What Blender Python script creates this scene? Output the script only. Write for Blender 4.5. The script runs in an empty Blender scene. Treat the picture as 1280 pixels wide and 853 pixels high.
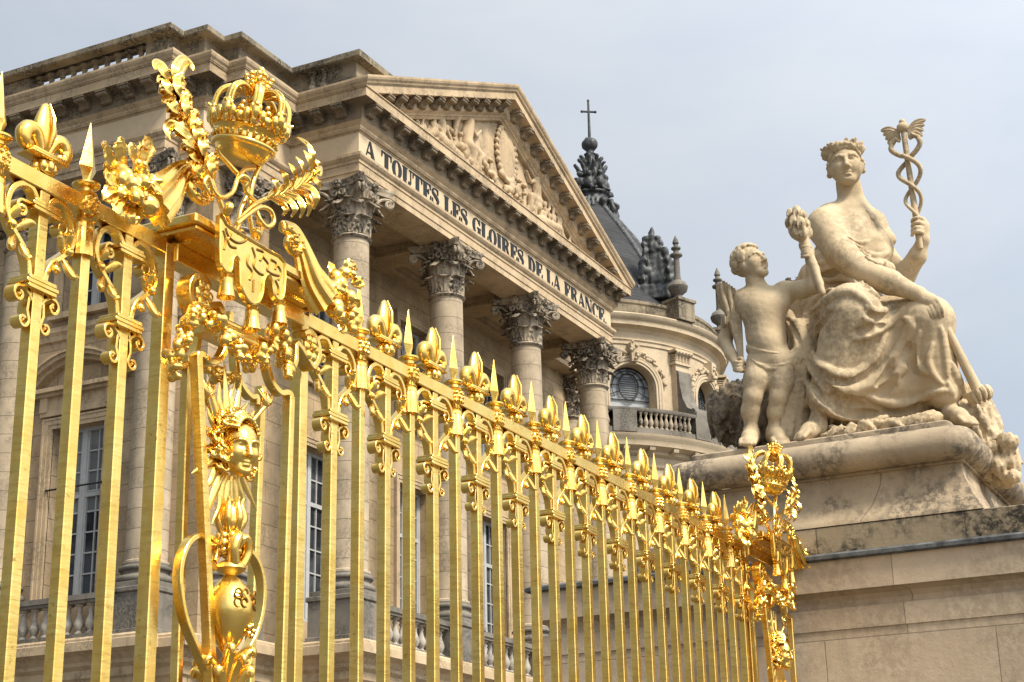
import bpy, math, random
import numpy as np
from mathutils import Vector, Matrix
random.seed(7); RNG = np.random.default_rng(11)
PI = math.pi
scene = bpy.context.scene
COL = scene.collection
V = lambda *a: np.array(a, float)

# ------------------------------------------------------------------ helpers
class MB:
    """collects shapes into one mesh"""
    def __init__(s): s.v = []; s.f = []; s.n = 0
    def add(s, vs, fs):
        o = s.n
        vs = [tuple(map(float, q)) for q in vs]
        s.v += vs; s.n += len(vs)
        s.f += [tuple(int(i) + o for i in q) for q in fs]
    def merge(s, other, M=None):
        vs = other.v
        if M is not None: vs = [tuple(M @ Vector(q)) for q in vs]
        s.add(vs, other.f)
    def box(s, x0, x1, y0, y1, z0, z1):
        vs = [(x, y, z) for x in (x0, x1) for y in (y0, y1) for z in (z0, z1)]
        s.add(vs, [(0,1,3,2),(4,6,7,5),(0,4,5,1),(2,3,7,6),(0,2,6,4),(1,5,7,3)])
    def cbox(s, x0, x1, y0, y1, z0, z1, c=.01):
        """box with chamfered edges"""
        X=(x0,x1);Y=(y0,y1);Z=(z0,z1);vs=[];idx={}
        for i in (0,1):
            for j in (0,1):
                for k in (0,1):
                    for ax in range(3):
                        q=[X[i],Y[j],Z[k]]
                        for a,b in ((0,i),(1,j),(2,k)):
                            if a!=ax: q[a]+= c if b==0 else -c
                        idx[i,j,k,ax]=len(vs);vs.append(q)
        fs=[]
        for i in (0,1):
            a=[idx[i,j,k,0] for j,k in ((0,0),(1,0),(1,1),(0,1))]; fs.append(a if i else a[::-1])
            a=[idx[j,i,k,1] for j,k in ((0,0),(0,1),(1,1),(1,0))]; fs.append(a if i else a[::-1])
            a=[idx[j,k,i,2] for j,k in ((0,0),(1,0),(1,1),(0,1))]; fs.append(a if i else a[::-1])
        for i in (0,1):
            for j in (0,1):
                fs.append((idx[i,j,0,0],idx[i,j,1,0],idx[i,j,1,1],idx[i,j,0,1]))
                fs.append((idx[i,0,j,0],idx[i,1,j,0],idx[i,1,j,2],idx[i,0,j,2]))
                fs.append((idx[0,i,j,1],idx[1,i,j,1],idx[1,i,j,2],idx[0,i,j,2]))
                for k in (0,1): fs.append((idx[i,j,k,0],idx[i,j,k,1],idx[i,j,k,2]))
        s.add(vs,fs)
    def loft(s, rings, closed=True, cap0=True, cap1=True):
        """rings: list of equally long point lists"""
        m = len(rings[0]); vs = [p for r in rings for p in r]; fs = []
        for i in range(len(rings)-1):
            for j in range(m if closed else m-1):
                a = i*m+j; b = i*m+(j+1) % m
                fs.append((a, b, b+m, a+m))
        if closed and cap0: fs.append(tuple(range(m))[::-1])
        if closed and cap1: fs.append(tuple((len(rings)-1)*m+j for j in range(m)))
        s.add(vs, fs)
    def lathe(s, prof, c=(0,0,0), n=24, a0=0., a1=2*PI, axis='z'):
        full = abs(a1-a0-2*PI) < 1e-6
        m = n if full else n+1
        rings = []
        for r, z in prof:
            r = max(r, 1e-4)
            ring = []
            for j in range(m):
                a = a0+(a1-a0)*j/n
                p = (r*math.cos(a), r*math.sin(a), z)
                if axis == 'x': p = (p[2], p[0], p[1])
                if axis == 'y': p = (p[0], -p[2], p[1])
                ring.append((c[0]+p[0], c[1]+p[1], c[2]+p[2]))
            rings.append(ring)
        s.loft(rings, closed=full)
    def tube(s, path, r, n=8, up=(0,0,1), flat=1.0, caps=True, closed=False):
        """round (or flattened) tube along a 3-D path; r number or list"""
        P = np.array(path, float); k = len(P)
        R = np.full(k, r, float) if np.isscalar(r) else np.array(r, float)
        rings = []
        prev = None
        for i in range(k):
            if closed: t = P[(i+1) % k]-P[i-1]
            else: t = P[min(i+1, k-1)]-P[max(i-1, 0)]
            t = t/(np.linalg.norm(t)+1e-12)
            if prev is None:
                u = np.array(up, float)
                if abs(u@t) > .95: u = np.array((1., 0, 0)) if abs(t[0]) < .9 else np.array((0, 1., 0))
                a = np.cross(u, t)
            else: a = prev-(prev@t)*t
            a /= np.linalg.norm(a)+1e-12; prev = a
            b = np.cross(t, a)
            rings.append([P[i]+R[i]*(math.cos(q)*a+flat*math.sin(q)*b) for q in (2*PI*j/n for j in range(n))])
        if closed: rings.append(rings[0])
        s.loft(rings, cap0=caps and not closed, cap1=caps and not closed)
    def strap(s, path, w, t, nrm=(0,1,0)):
        """wrought bar of rectangular section: t in the plane of the path, w along nrm; t/w number or list"""
        P = np.array(path, float); k = len(P); N = np.array(nrm, float)
        T = np.full(k, t, float) if np.isscalar(t) else np.array(t, float)
        W = np.full(k, w, float) if np.isscalar(w) else np.array(w, float)
        rings = []
        for i in range(k):
            d = P[min(i+1, k-1)]-P[max(i-1, 0)]; d /= np.linalg.norm(d)+1e-12
            a = np.cross(d, N); a /= np.linalg.norm(a)+1e-12
            h = T[i]/2; g = W[i]/2; c = min(h, g)*.25
            rings.append([P[i]+a*x+N*y for x, y in ((-h, -g+c), (-h+c, -g), (h-c, -g), (h, -g+c), (h, g-c), (h-c, g), (-h+c, g), (-h, g-c))])
        s.loft(rings)
    def blade(s, path, wid, th, nrm=(0,-1,0), crease=.35, veins=True):
        """acanthus leaf strip: width list along the path, raised midrib and side veins on the nrm side, hollow back"""
        P = np.array(path, float); k = len(P); N0 = np.array(nrm, float); rings = []
        xs = (-1,-.72,-.5,-.25,0,.25,.5,.72,1); ys = (0,.42,.10,.55,1.,.55,.10,.42,0) if veins else (0,.3,.55,.8,1,.8,.55,.3,0)
        for i in range(k):
            d = P[min(i+1,k-1)]-P[max(i-1,0)]; d /= np.linalg.norm(d)+1e-12
            a = np.cross(d, N0); a /= np.linalg.norm(a)+1e-12; n_ = np.cross(a, d); w = wid[i]
            rings.append([P[i]+a*x*w+n_*(y*crease*w) for x, y in zip(xs, ys)]+[P[i]+a*x*w*.9-n_*(th*(1-.6*abs(x))) for x in (.8,0,-.8)])
        s.loft(rings)
    def prism(s, poly, fr, d0, d1):
        """2-D outline extruded; fr=(origin,ex,ey,ez)"""
        o, ex, ey, ez = [np.array(q, float) for q in fr]
        m = len(poly)
        s.loft([[o+ex*x+ey*y+ez*d for x, y in poly] for d in (d0, d1)])
    def mould(s, plan, prof, closed=False):
        """profile (out,z) run along a plan polyline with mitres; outside is on the right-hand side"""
        P = [np.array(q, float) for q in plan]; k = len(P)
        offs = []
        for i in range(k):
            ns = []
            for a, b in ((i-1, i), (i, i+1)):
                if closed: a %= k; b %= k
                if a < 0 or b >= k: continue
                d = P[b]-P[a]; d /= np.linalg.norm(d); ns.append(np.array((d[1], -d[0])))
            if len(ns) == 1: offs.append(ns[0])
            else:
                q = ns[0]+ns[1]; offs.append(q/(q@ns[0]))
        rings = [[(P[i][0]+offs[i][0]*o, P[i][1]+offs[i][1]*o, z) for i in range(k)] for o, z in prof]
        m = k; vs = [p for r in rings for p in r]; fs = []
        for i in range(len(rings)-1):
            for j in range(k if closed else k-1):
                a = i*m+j; b = i*m+(j+1) % m
                fs.append((a, b, b+m, a+m))
        s.add(vs, fs)
    def grid(s, f, nu, nv, closeu=False):
        vs = [f(i/nu, j/nv) for i in range(nu+1) for j in range(nv+1)]
        s.add(vs, [(i*(nv+1)+j, (i+1)*(nv+1)+j, (i+1)*(nv+1)+j+1, i*(nv+1)+j+1) for i in range(nu) for j in range(nv)])
    def ball(s, c, r, n=10, m=7):
        r = (r, r, r) if np.isscalar(r) else r
        rings = []
        for i in range(m+1):
            a = -PI/2+PI*i/m; q = max(math.cos(a), .02)
            rings.append([(c[0]+r[0]*q*math.cos(2*PI*j/n), c[1]+r[1]*q*math.sin(2*PI*j/n), c[2]+r[2]*math.sin(a)) for j in range(n)])
        s.loft(rings)
    def mesh(s, name, mat, smooth=None):
        me = bpy.data.meshes.new(name)
        me.from_pydata(s.v, [], s.f)
        import bmesh
        bm = bmesh.new(); bm.from_mesh(me); bmesh.ops.recalc_face_normals(bm, faces=bm.faces)
        if smooth is not None:
            for f in bm.faces: f.smooth = True
            ca = math.radians(smooth)
            for e in bm.edges:
                if len(e.link_faces) == 2 and e.calc_face_angle(0) > ca: e.smooth = False
        bm.to_mesh(me); bm.free()
        if mat: me.materials.append(mat)
        return me
    def build(s, name, mat, parent=None, smooth=None):
        return link(name, s.mesh(name, mat, smooth), parent)

def link(name, data, parent=None):
    o = bpy.data.objects.new(name, data); COL.objects.link(o)
    if parent is not None:
        o.parent = parent
        if parent.get('_base') is not None: o.location = -Vector(parent['_base'])
    return o
def thing(name, label, cat, base=(0,0,0), group=None):
    """Empty at the base of a thing; children meshes are written in world coordinates"""
    o = bpy.data.objects.new(name, None); COL.objects.link(o); o.empty_display_size = .3
    o.location = base; o['_base'] = [float(q) for q in base]
    tag(o, label, cat, group); return o
def tag(o, label=None, cat=None, group=None, kind=None):
    if label: o['label'] = label
    if cat: o['category'] = cat
    if group: o['group'] = group
    if kind: o['kind'] = kind
    return o
def sub(name, me, parent):
    """a sub-part: same space as its parent part"""
    o = bpy.data.objects.new(name, me); COL.objects.link(o); o.parent = parent; return o
def cr(pts, n=8, closed=False):
    """Catmull-Rom through points"""
    P = np.array(pts, float); k = len(P); out = []
    for i in range(k if closed else k-1):
        if closed: a, b, c, d = P[i-1], P[i], P[(i+1) % k], P[(i+2) % k]
        else: a, b, c, d = P[max(i-1, 0)], P[i], P[i+1], P[min(i+2, k-1)]
        for t in np.linspace(0, 1, n, endpoint=False):
            out.append(.5*((2*b)+(c-a)*t+(2*a-5*b+4*c-d)*t*t+(3*b-a-3*c+d)*t**3))
    if not closed: out.append(P[-1])
    return np.array(out)
def spiral(c, r0, r1, a0, a1, n=24):
    """2-D spiral points"""
    return [(c[0]+(r0+(r1-r0)*t)*math.cos(a0+(a1-a0)*t), c[1]+(r0+(r1-r0)*t)*math.sin(a0+(a1-a0)*t)) for t in np.linspace(0, 1, n)]

# ------------------------------------------------------------------ distance-field sculpting
class SDF:
    def __init__(s, lo, hi, h):
        s.lo = np.array(lo, float); s.h = h
        s.n = np.ceil((np.array(hi, float)-s.lo)/h).astype(int)+1
        s.d = np.full(s.n, 1., np.float32)
        s.ax = [(s.lo[i]+h*np.arange(s.n[i])).astype(np.float32) for i in range(3)]
    def _box(s, lo, hi, pad):
        a = np.maximum(np.floor((np.array(lo)-pad-s.lo)/s.h).astype(int), 0)
        b = np.minimum(np.ceil((np.array(hi)+pad-s.lo)/s.h).astype(int)+1, s.n)
        if np.any(a >= b): return None
        sl = tuple(slice(i, j) for i, j in zip(a, b))
        X = s.ax[0][sl[0]][:, None, None]; Y = s.ax[1][sl[1]][None, :, None]; Z = s.ax[2][sl[2]][None, None, :]
        return sl, X, Y, Z
    def _put(s, sl, e, k, cut=False):
        d = s.d[sl]
        if cut:
            e = -e
            if k > 0:
                hh = np.maximum(k-np.abs(d-e), 0)/k; s.d[sl] = np.maximum(d, e)+hh*hh*k*.25
            else: s.d[sl] = np.maximum(d, e)
        elif k > 0:
            hh = np.maximum(k-np.abs(d-e), 0)/k; s.d[sl] = np.minimum(d, e)-hh*hh*k*.25
        else: s.d[sl] = np.minimum(d, e)
    def cap(s, a, b, ra, rb=None, k=.02, cut=False):
        rb = ra if rb is None else rb
        a = np.array(a, np.float32); b = np.array(b, np.float32); R = max(ra, rb)
        q = s._box(np.minimum(a, b)-R, np.maximum(a, b)+R, k+3*s.h)
        if q is None: return
        sl, X, Y, Z = q; ba = b-a; L = float(ba@ba)+1e-12
        px, py, pz = X-a[0], Y-a[1], Z-a[2]
        t = np.clip((px*ba[0]+py*ba[1]+pz*ba[2])/L, 0, 1)
        e = np.sqrt((px-t*ba[0])**2+(py-t*ba[1])**2+(pz-t*ba[2])**2)-(ra+(rb-ra)*t)
        s._put(sl, e, k, cut)
    def path(s, pts, r, k=.02, cut=False):
        P = np.array(pts, float); R = np.full(len(P), r, float) if np.isscalar(r) else np.array(r, float)
        for i in range(len(P)-1): s.cap(P[i], P[i+1], R[i], R[i+1], k, cut)
    def ell(s, c, r, M=None, k=.02, cut=False):
        """ellipsoid, M = 3x3 with the axes as rows"""
        c = np.array(c, np.float32); r = np.array(r, np.float32); R = float(r.max())
        q = s._box(c-R, c+R, k+3*s.h)
        if q is None: return
        sl, X, Y, Z = q; p = [X-c[0], Y-c[1], Z-c[2]]
        if M is not None:
            M = np.array(M, np.float32); p = [M[i, 0]*p[0]+M[i, 1]*p[1]+M[i, 2]*p[2] for i in range(3)]
        k0 = np.sqrt((p[0]/r[0])**2+(p[1]/r[1])**2+(p[2]/r[2])**2)
        k1 = np.sqrt((p[0]/r[0]**2)**2+(p[1]/r[1]**2)**2+(p[2]/r[2]**2)**2)
        e = k0*(k0-1)/np.maximum(k1, 1e-6)
        s._put(sl, e, k, cut)
    def box(s, c, r, M=None, k=.02, rnd=.02, cut=False):
        c = np.array(c, np.float32); r = np.array(r, np.float32)-rnd; R = float(np.linalg.norm(r))+rnd
        q = s._box(c-R, c+R, k+3*s.h)
        if q is None: return
        sl, X, Y, Z = q; p = [X-c[0], Y-c[1], Z-c[2]]
        if M is not None:
            M = np.array(M, np.float32); p = [M[i, 0]*p[0]+M[i, 1]*p[1]+M[i, 2]*p[2] for i in range(3)]
        w = [np.abs(p[i])-r[i] for i in range(3)]
        e = np.sqrt(np.maximum(w[0], 0)**2+np.maximum(w[1], 0)**2+np.maximum(w[2], 0)**2)+np.minimum(np.maximum(w[0], np.maximum(w[1], w[2])), 0)-rnd
        s._put(sl, e, k, cut)
    def noise(s, amp, sc, seed=0):
        r = np.random.default_rng(seed); o = np.zeros(s.n, np.float32)
        X = s.ax[0][:, None, None]; Y = s.ax[1][None, :, None]; Z = s.ax[2][None, None, :]
        for q in range(5):
            w = r.normal(size=3); w *= (1.+.5*q)*2*PI/sc/np.linalg.norm(w); ph = r.uniform(0, 6.28, 3)
            o += np.sin(w[0]*X+w[1]*Y+w[2]*Z+ph[0]).astype(np.float32)*np.sin(w[1]*X-w[0]*Y+.7*w[2]*Z+ph[1])/(1+.4*q)
        s.d += amp*o*.5
    def surf(s):
        d = s.d.copy(); d[0]=d[-1]=1; d[:,0]=d[:,-1]=1; d[:,:,0]=d[:,:,-1]=1
        ins = d < 0; n = np.array(d.shape)-1
        cnt = np.zeros(n, np.int8)
        cs = [(i, j, k) for i in (0,1) for j in (0,1) for k in (0,1)]
        sh = lambda A, c: A[c[0]:c[0]+n[0], c[1]:c[1]+n[1], c[2]:c[2]+n[2]]
        for c in cs: cnt += sh(ins, c)
        act = (cnt > 0) & (cnt < 8)
        I = np.argwhere(act); idx = np.full(n, -1, np.int64); idx[act] = np.arange(len(I))
        acc = np.zeros((len(I), 3)); wn = np.zeros(len(I))
        val = {c: d[I[:,0]+c[0], I[:,1]+c[1], I[:,2]+c[2]].astype(float) for c in cs}
        for c in cs:
            for a in range(3):
                if c[a]: continue
                c2 = list(c); c2[a] = 1; c2 = tuple(c2)
                v0, v1 = val[c], val[c2]; m = (v0 < 0) != (v1 < 0)
                t = np.where(m, v0/np.where(m, v0-v1, 1), 0)
                q = np.tile(np.array(c, float), (len(I), 1)); q[:, a] += t
                acc += np.where(m[:, None], q, 0); wn += m
        Vt = s.lo+s.h*(I+acc/wn[:, None])
        F = []
        for a in range(3):
            b, c = (a+1) % 3, (a+2) % 3
            e0 = [slice(None)]*3; e1 = [slice(None)]*3; e0[a] = slice(0, -1); e1[a] = slice(1, None)
            x = ins[tuple(e0)] != ins[tuple(e1)]
            x[tuple(slice(0,1) if q == b else slice(None) for q in range(3))] = False
            x[tuple(slice(0,1) if q == c else slice(None) for q in range(3))] = False
            E = np.argwhere(x)
            E = E[(E[:, b] < n[b]) & (E[:, c] < n[c])]
            flip = ins[E[:,0], E[:,1], E[:,2]]
            qs = []
            for db, dc in ((0,0),(1,0),(1,1),(0,1)):
                G = E.copy(); G[:, b] -= db; G[:, c] -= dc; qs.append(idx[G[:,0], G[:,1], G[:,2]])
            Q = np.stack(qs, 1)
            Q[~flip] = Q[~flip][:, ::-1]
            F.append(Q[:, ::-1])
        F = np.concatenate(F); F = F[(F >= 0).all(1)]
        return Vt, F[:, ::-1]
    def mesh(s, name, mat, relax=1, tf=None, more=()):
        Vt, F = s.surf()
        for o_ in more:
            v2, f2 = o_.surf(); F = np.concatenate([F, f2+len(Vt)]); Vt = np.concatenate([Vt, v2])
        for _ in range(relax):          # light smoothing of the voxel steps
            e0 = F.ravel(); e1 = np.roll(F, -1, 1).ravel(); nv_ = len(Vt)
            w = np.bincount(e0, minlength=nv_)+np.bincount(e1, minlength=nv_)
            A = np.stack([np.bincount(e0, Vt[e1, q], nv_)+np.bincount(e1, Vt[e0, q], nv_) for q in range(3)], 1)
            Vt = .4*Vt+.6*A/np.maximum(w, 1)[:, None]
        if tf is not None: Vt = tf(Vt)
        me = bpy.data.meshes.new(name)
        me.vertices.add(len(Vt)); me.vertices.foreach_set('co', Vt.astype(np.float32).ravel())
        me.loops.add(len(F)*4); me.loops.foreach_set('vertex_index', F.astype(np.int32).ravel())
        me.polygons.add(len(F)); me.polygons.foreach_set('loop_start', np.arange(0, len(F)*4, 4, dtype=np.int32))
        me.update(calc_edges=True); me.validate()
        me.polygons.foreach_set('use_smooth', np.ones(len(me.polygons), bool))
        if mat: me.materials.append(mat)
        return me
    def build(s, name, mat, parent=None, relax=1, tf=None, more=()): return link(name, s.mesh(name, mat, relax, tf, more), parent)

# ------------------------------------------------------------------ materials
class NT:
    def __init__(s, name):
        s.m = bpy.data.materials.new(name); s.m.use_nodes = True; s.t = s.m.node_tree; s.t.nodes.clear()
        s.out = s.n('ShaderNodeOutputMaterial'); s.b = s.n('ShaderNodeBsdfPrincipled')
        s.l(s.b.outputs[0], s.out.inputs[0])
        s.pos = s.n('ShaderNodeNewGeometry').outputs['Position']
        s.obj = s.n('ShaderNodeTexCoord').outputs['Object']
    def n(s, t, **k):
        q = s.t.nodes.new(t)
        for a, b in k.items(): setattr(q, a, b)
        return q
    def l(s, a, b): s.t.links.new(a, b)
    def put(s, sock, v):
        if hasattr(v, 'is_output') or isinstance(v, bpy.types.NodeSocket): s.l(v, sock)
        else: sock.default_value = v
    def noise(s, vec, sc, det=5, rough=.6, dist=0.):
        q = s.n('ShaderNodeTexNoise'); s.l(vec, q.inputs['Vector'])
        q.inputs['Scale'].default_value = sc; q.inputs['Detail'].default_value = det
        q.inputs['Roughness'].default_value = rough; q.inputs['Distortion'].default_value = dist
        return q.outputs['Fac']
    def map(s, vec, sc=(1,1,1), loc=(0,0,0)):
        q = s.n('ShaderNodeMapping'); s.l(vec, q.inputs[0]); q.inputs['Scale'].default_value = sc; q.inputs['Location'].default_value = loc
        return q.outputs[0]
    def ramp(s, f, a, b, va=0., vb=1.):
        q = s.n('ShaderNodeMapRange'); q.interpolation_type = 'SMOOTHSTEP'; s.l(f, q.inputs[0])
        for i, v in zip((1,2,3,4), (a, b, va, vb)): q.inputs[i].default_value = v
        return q.outputs[0]
    def math(s, op, a, b=0.):
        q = s.n('ShaderNodeMath', operation=op); s.put(q.inputs[0], a); s.put(q.inputs[1], b); return q.outputs[0]
    def mix(s, f, a, b, mode='MIX'):
        q = s.n('ShaderNodeMix', data_type='RGBA', blend_type=mode)
        s.put(q.inputs[0], f); s.put(q.inputs[6], a if not isinstance(a, tuple) else (*a, 1)); s.put(q.inputs[7], b if not isinstance(b, tuple) else (*b, 1))
        return q.outputs[2]
    def bump(s, hgt, st=.3, dist=.01, chain=None):
        q = s.n('ShaderNodeBump'); s.l(hgt, q.inputs['Height']); q.inputs['Strength'].default_value = st; q.inputs['Distance'].default_value = dist
        if chain is not None: s.l(chain, q.inputs['Normal'])
        s.l(q.outputs[0], s.b.inputs['Normal']); return q.outputs[0]
    def set(s, col=None, rough=None, metal=None, spec=None):
        if col is not None: s.put(s.b.inputs['Base Color'], (*col, 1) if isinstance(col, tuple) else col)
        if rough is not None: s.put(s.b.inputs['Roughness'], rough)
        if metal is not None: s.b.inputs['Metallic'].default_value = metal
        if spec is not None: s.b.inputs['Specular IOR Level'].default_value = spec

def stone(name, base, tone2, dirt=(.05,.045,.04), stain=.4, joints=None, fine=9., pits=.5, streak=0., jd=.75, jc=None, plo=.42):
    """limestone: tone clouds, black lichen patches, vertical rain streaks, pits, thin block joints"""
    t = NT(name); p = t.pos
    c = t.mix(t.ramp(t.noise(p, .9, 6, .65), .35, .68), base, tone2)
    c = t.mix(t.ramp(t.noise(p, fine, 5, .7), .3, .75, 0., .35), c, tuple(.72*x for x in base))
    hgt = t.noise(p, 22., 4, .7)
    if streak:
        sv = t.map(p, (1.6, 1.6, .10)); c = t.mix(t.ramp(t.noise(sv, 2.2, 5, .7), .52, .75, 0., streak), c, dirt)
    if stain:
        pat = t.math('MULTIPLY', t.ramp(t.noise(p, 1.3, 4, .6), plo, plo+.18), t.ramp(t.noise(p, 14., 6, .75), .40, .58))
        c = t.mix(t.math('MULTIPLY', pat, stain), c, dirt)
    if pits:
        q = t.n('ShaderNodeTexVoronoi'); t.l(p, q.inputs['Vector']); q.inputs['Scale'].default_value = 55.
        pt = t.math('MULTIPLY', t.math('MULTIPLY', t.ramp(q.outputs['Distance'], .10, .28, 1., 0.), t.ramp(t.noise(p, 38., 3, .6), .46, .60)), t.ramp(t.noise(p, 3.1, 4, .6), .42, .60))
        c = t.mix(t.math('MULTIPLY', pt, pits), c, dirt)
    nb = t.bump(hgt, .35, .012)
    if joints:
        s = t.n('ShaderNodeSeparateXYZ'); t.l(p, s.inputs[0])
        cb = t.n('ShaderNodeCombineXYZ')
        if joints[0] is None:       # drums: horizontal joints only
            cb.inputs[0].default_value = .25
        else: t.l(t.math('ADD', s.outputs[0], s.outputs[1]), cb.inputs[0])
        t.l(s.outputs[2], cb.inputs[1])
        b = t.n('ShaderNodeTexBrick'); t.l(cb.outputs[0], b.inputs['Vector'])
        b.inputs['Scale'].default_value = 1.; b.inputs['Mortar Size'].default_value = joints[2]; b.inputs['Mortar Smooth'].default_value = .3
        b.inputs['Brick Width'].default_value = joints[0] or 50.; b.inputs['Row Height'].default_value = joints[1]
        b.inputs['Color1'].default_value = (1,1,1,1); b.inputs['Color2'].default_value = (.80,.79,.77,1); b.inputs['Mortar'].default_value = (1,1,1,1)
        c = t.mix(.8, c, b.outputs['Color'], 'MULTIPLY')
        c = t.mix(t.math('MULTIPLY', b.outputs['Fac'], jd), c, jc or tuple(.22*x for x in base))
        inv = t.math('SUBTRACT', 1., b.outputs['Fac'])
        t.bump(inv, .6, .015, nb)
    t.set(c, .9, 0., .15)
    return t.m
def gold(name, base=(.93,.60,.16), rough=.23, ham=.25, axis=None, sc=30.):
    """gilded iron, hand-hammered"""
    t = NT(name); p = t.pos
    v = t.map(p, axis) if axis else p
    h = t.noise(v, sc, 4, .6, .4)
    c = t.mix(t.ramp(t.noise(p, 7., 4, .6), .35, .7), base, tuple(x*k for x, k in zip(base, (.93, .84, .62))))
    if axis: c = t.mix(t.ramp(h, .48, .68, 0., .45), c, tuple(x*k for x, k in zip(base, (.66, .54, .40))))
    c = t.mix(t.ramp(t.noise(p, 2.6, 4, .65), .48, .68, 0., .55), c, tuple(x*k for x, k in zip(base, (.80, .70, .52))))
    c = t.mix(t.math('MULTIPLY', t.ramp(t.noise(p, 4.2, 3, .6), .45, .62), t.ramp(t.noise(p, 46., 4, .7), .56, .70, 0., .75)), c, (.30,.17,.035))
    r = t.n('ShaderNodeMapRange'); t.l(t.noise(p, 5., 5, .65), r.inputs[0]); r.inputs[1].default_value=.3; r.inputs[2].default_value=.7
    r.inputs[3].default_value = rough-.08; r.inputs[4].default_value = rough+.13
    t.set(c, r.outputs[0], 1.)
    t.bump(h, ham, .006)
    return t.m
def plain(name, col, rough=.6, metal=0., var=.25, sc=6., spec=.3):
    t = NT(name)
    t.set(t.mix(t.ramp(t.noise(t.pos, sc, 5, .65), .3, .7), col, tuple(x*(1-var) for x in col)), rough, metal, spec); 
    t.bump(t.noise(t.pos, sc*4, 4, .6), .15, .006)
    return t.m

M = {}
LIME = (.51,.375,.225); LIME2 = (.39,.28,.16)
M['ash'] = stone('palace_ashlar', LIME, LIME2, dirt=(.10,.077,.052), stain=.40, joints=(1.35,.52,.010), streak=.30)
M['trim'] = stone('carved_limestone', (.53,.40,.25), (.41,.30,.18), dirt=(.085,.065,.045), stain=.45, streak=.38)
M['frieze'] = stone('pale_frieze_stone', (.60,.47,.31), (.53,.405,.255), stain=.05, pits=.1)
M['shade'] = stone('palace_side_stone', (.50,.375,.24), (.39,.285,.175), dirt=(.11,.085,.06), stain=.4, joints=(1.35,.52,.010), streak=.12)
M['drum'] = stone('column_drum_stone', (.50,.40,.275), (.38,.30,.205), dirt=(.10,.082,.062), stain=.45, joints=(None,.46,.010), streak=.38)
M['dark'] = stone('weathered_parapet_stone', (.31,.255,.175), (.20,.165,.115), dirt=(.045,.04,.032), stain=.9, streak=.65, joints=(1.1,.9,.008))
M['grey'] = stone('lichen_grey_stone', (.215,.19,.155), (.14,.125,.10), dirt=(.05,.047,.042), stain=.7, streak=.45)
M['sootshade'] = stone('sooty_shaded_cornice_stone', (.25,.19,.12), (.17,.13,.085), dirt=(.05,.042,.033), stain=.7, pits=.2)  # shade under the cornice put into the stone colour, along with soot
M['cap'] = stone('capital_stone', (.44,.36,.255), (.27,.22,.16), dirt=(.04,.035,.03), stain=.95, streak=.5, pits=.3, plo=.36)
M['gold'] = gold('gilding', base=(.95,.665,.19))
M['goldbar'] = gold('gilded_bar', base=(.95,.68,.21), axis=(.5,.5,3.2), sc=14., ham=.38, rough=.28)
M['goldleaf'] = gold('gilding_ornament', base=(.95,.66,.185), rough=.21, ham=.3, sc=18.)
M['golddark'] = gold('dark_gold', base=(.30,.17,.035), rough=.42, ham=.2)  # darker brown gold for the chasing lines and the cipher
M['black'] = plain('black_inscription_paint', (.012,.014,.016), .5)
M['win'] = plain('painted_window_frame', (.40,.40,.385), .5, var=.12)
M['lead'] = plain('lead_flashing', (.13,.135,.135), .75, 0., .75, 7.)
M['slate'] = stone('slate_roofing', (.060,.061,.063), (.036,.037,.039), stain=.3, joints=(.35,.22,.012), pits=0)
M['iron'] = plain('dark_iron', (.03,.03,.03), .5)
def glass(name, c0, c1):
    t = NT(name)
    t.set(t.mix(t.ramp(t.noise(t.pos, .8, 3, .6), .4, .6), c0, c1), .05, 0., .14); t.bump(t.noise(t.pos, 1.6, 2, .5), .08, .02)
    return t.m
M['glass'] = glass('window_glass', (.015,.017,.02), (.06,.065,.07))
M['blind'] = glass('pane_with_pale_blind', (.13,.135,.13), (.20,.205,.20))

# ------------------------------------------------------------------ camera, light, sky
CAMZ = 1.7
_f, _p, _r, _y = 2074.69377, .324774063, -.0219726703, .463131714
_F = V(math.cos(_y)*math.cos(_p), math.sin(_y)*math.cos(_p), math.sin(_p))
_a = np.cross(_F, V(0,0,1)); _a /= np.linalg.norm(_a); _b = np.cross(_a, _F)
_R = math.cos(_r)*_a+math.sin(_r)*_b; _U = -math.sin(_r)*_a+math.cos(_r)*_b
cam = bpy.data.cameras.new('camera'); camo = bpy.data.objects.new('camera', cam); COL.objects.link(camo)
cam.sensor_width = 36; cam.lens = _f/1280*36; cam.clip_end = 3000; cam.clip_start = .05
camo.matrix_world = Matrix(((_R[0], _U[0], -_F[0], 0), (_R[1], _U[1], -_F[1], 0), (_R[2], _U[2], -_F[2], CAMZ), (0,0,0,1)))
scene.camera = camo

SUN_EL, SUN_AZ = math.radians(50), math.radians(-106)      # azimuth measured from +X towards +Y
w = bpy.data.worlds.new('World'); scene.world = w; w.use_nodes = True; nt = w.node_tree; nt.nodes.clear()
def wn(t, **k):
    q = nt.nodes.new(t)
    for a, b in k.items(): setattr(q, a, b)
    return q
sky = wn('ShaderNodeTexSky'); sky.sky_type = 'NISHITA'; sky.sun_disc = False
sky.sun_elevation = SUN_EL; sky.sun_rotation = PI/2-SUN_AZ; sky.air_density = 1.; sky.dust_density = 2.; sky.ozone_density = 1.
tc = wn('ShaderNodeTexCoord'); mp = wn('ShaderNodeMapping'); mp.inputs['Scale'].default_value = (1.3,1.3,3.2); nt.links.new(tc.outputs['Generated'], mp.inputs[0])
nz = wn('ShaderNodeTexNoise'); nt.links.new(mp.outputs[0], nz.inputs['Vector']); nz.inputs['Scale'].default_value = 2.2; nz.inputs['Detail'].default_value = 6; nz.inputs['Roughness'].default_value = .55; nz.inputs['Distortion'].default_value = .3
rp = wn('ShaderNodeValToRGB'); nt.links.new(nz.outputs['Fac'], rp.inputs[0])
CLOUD = 4.7
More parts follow.
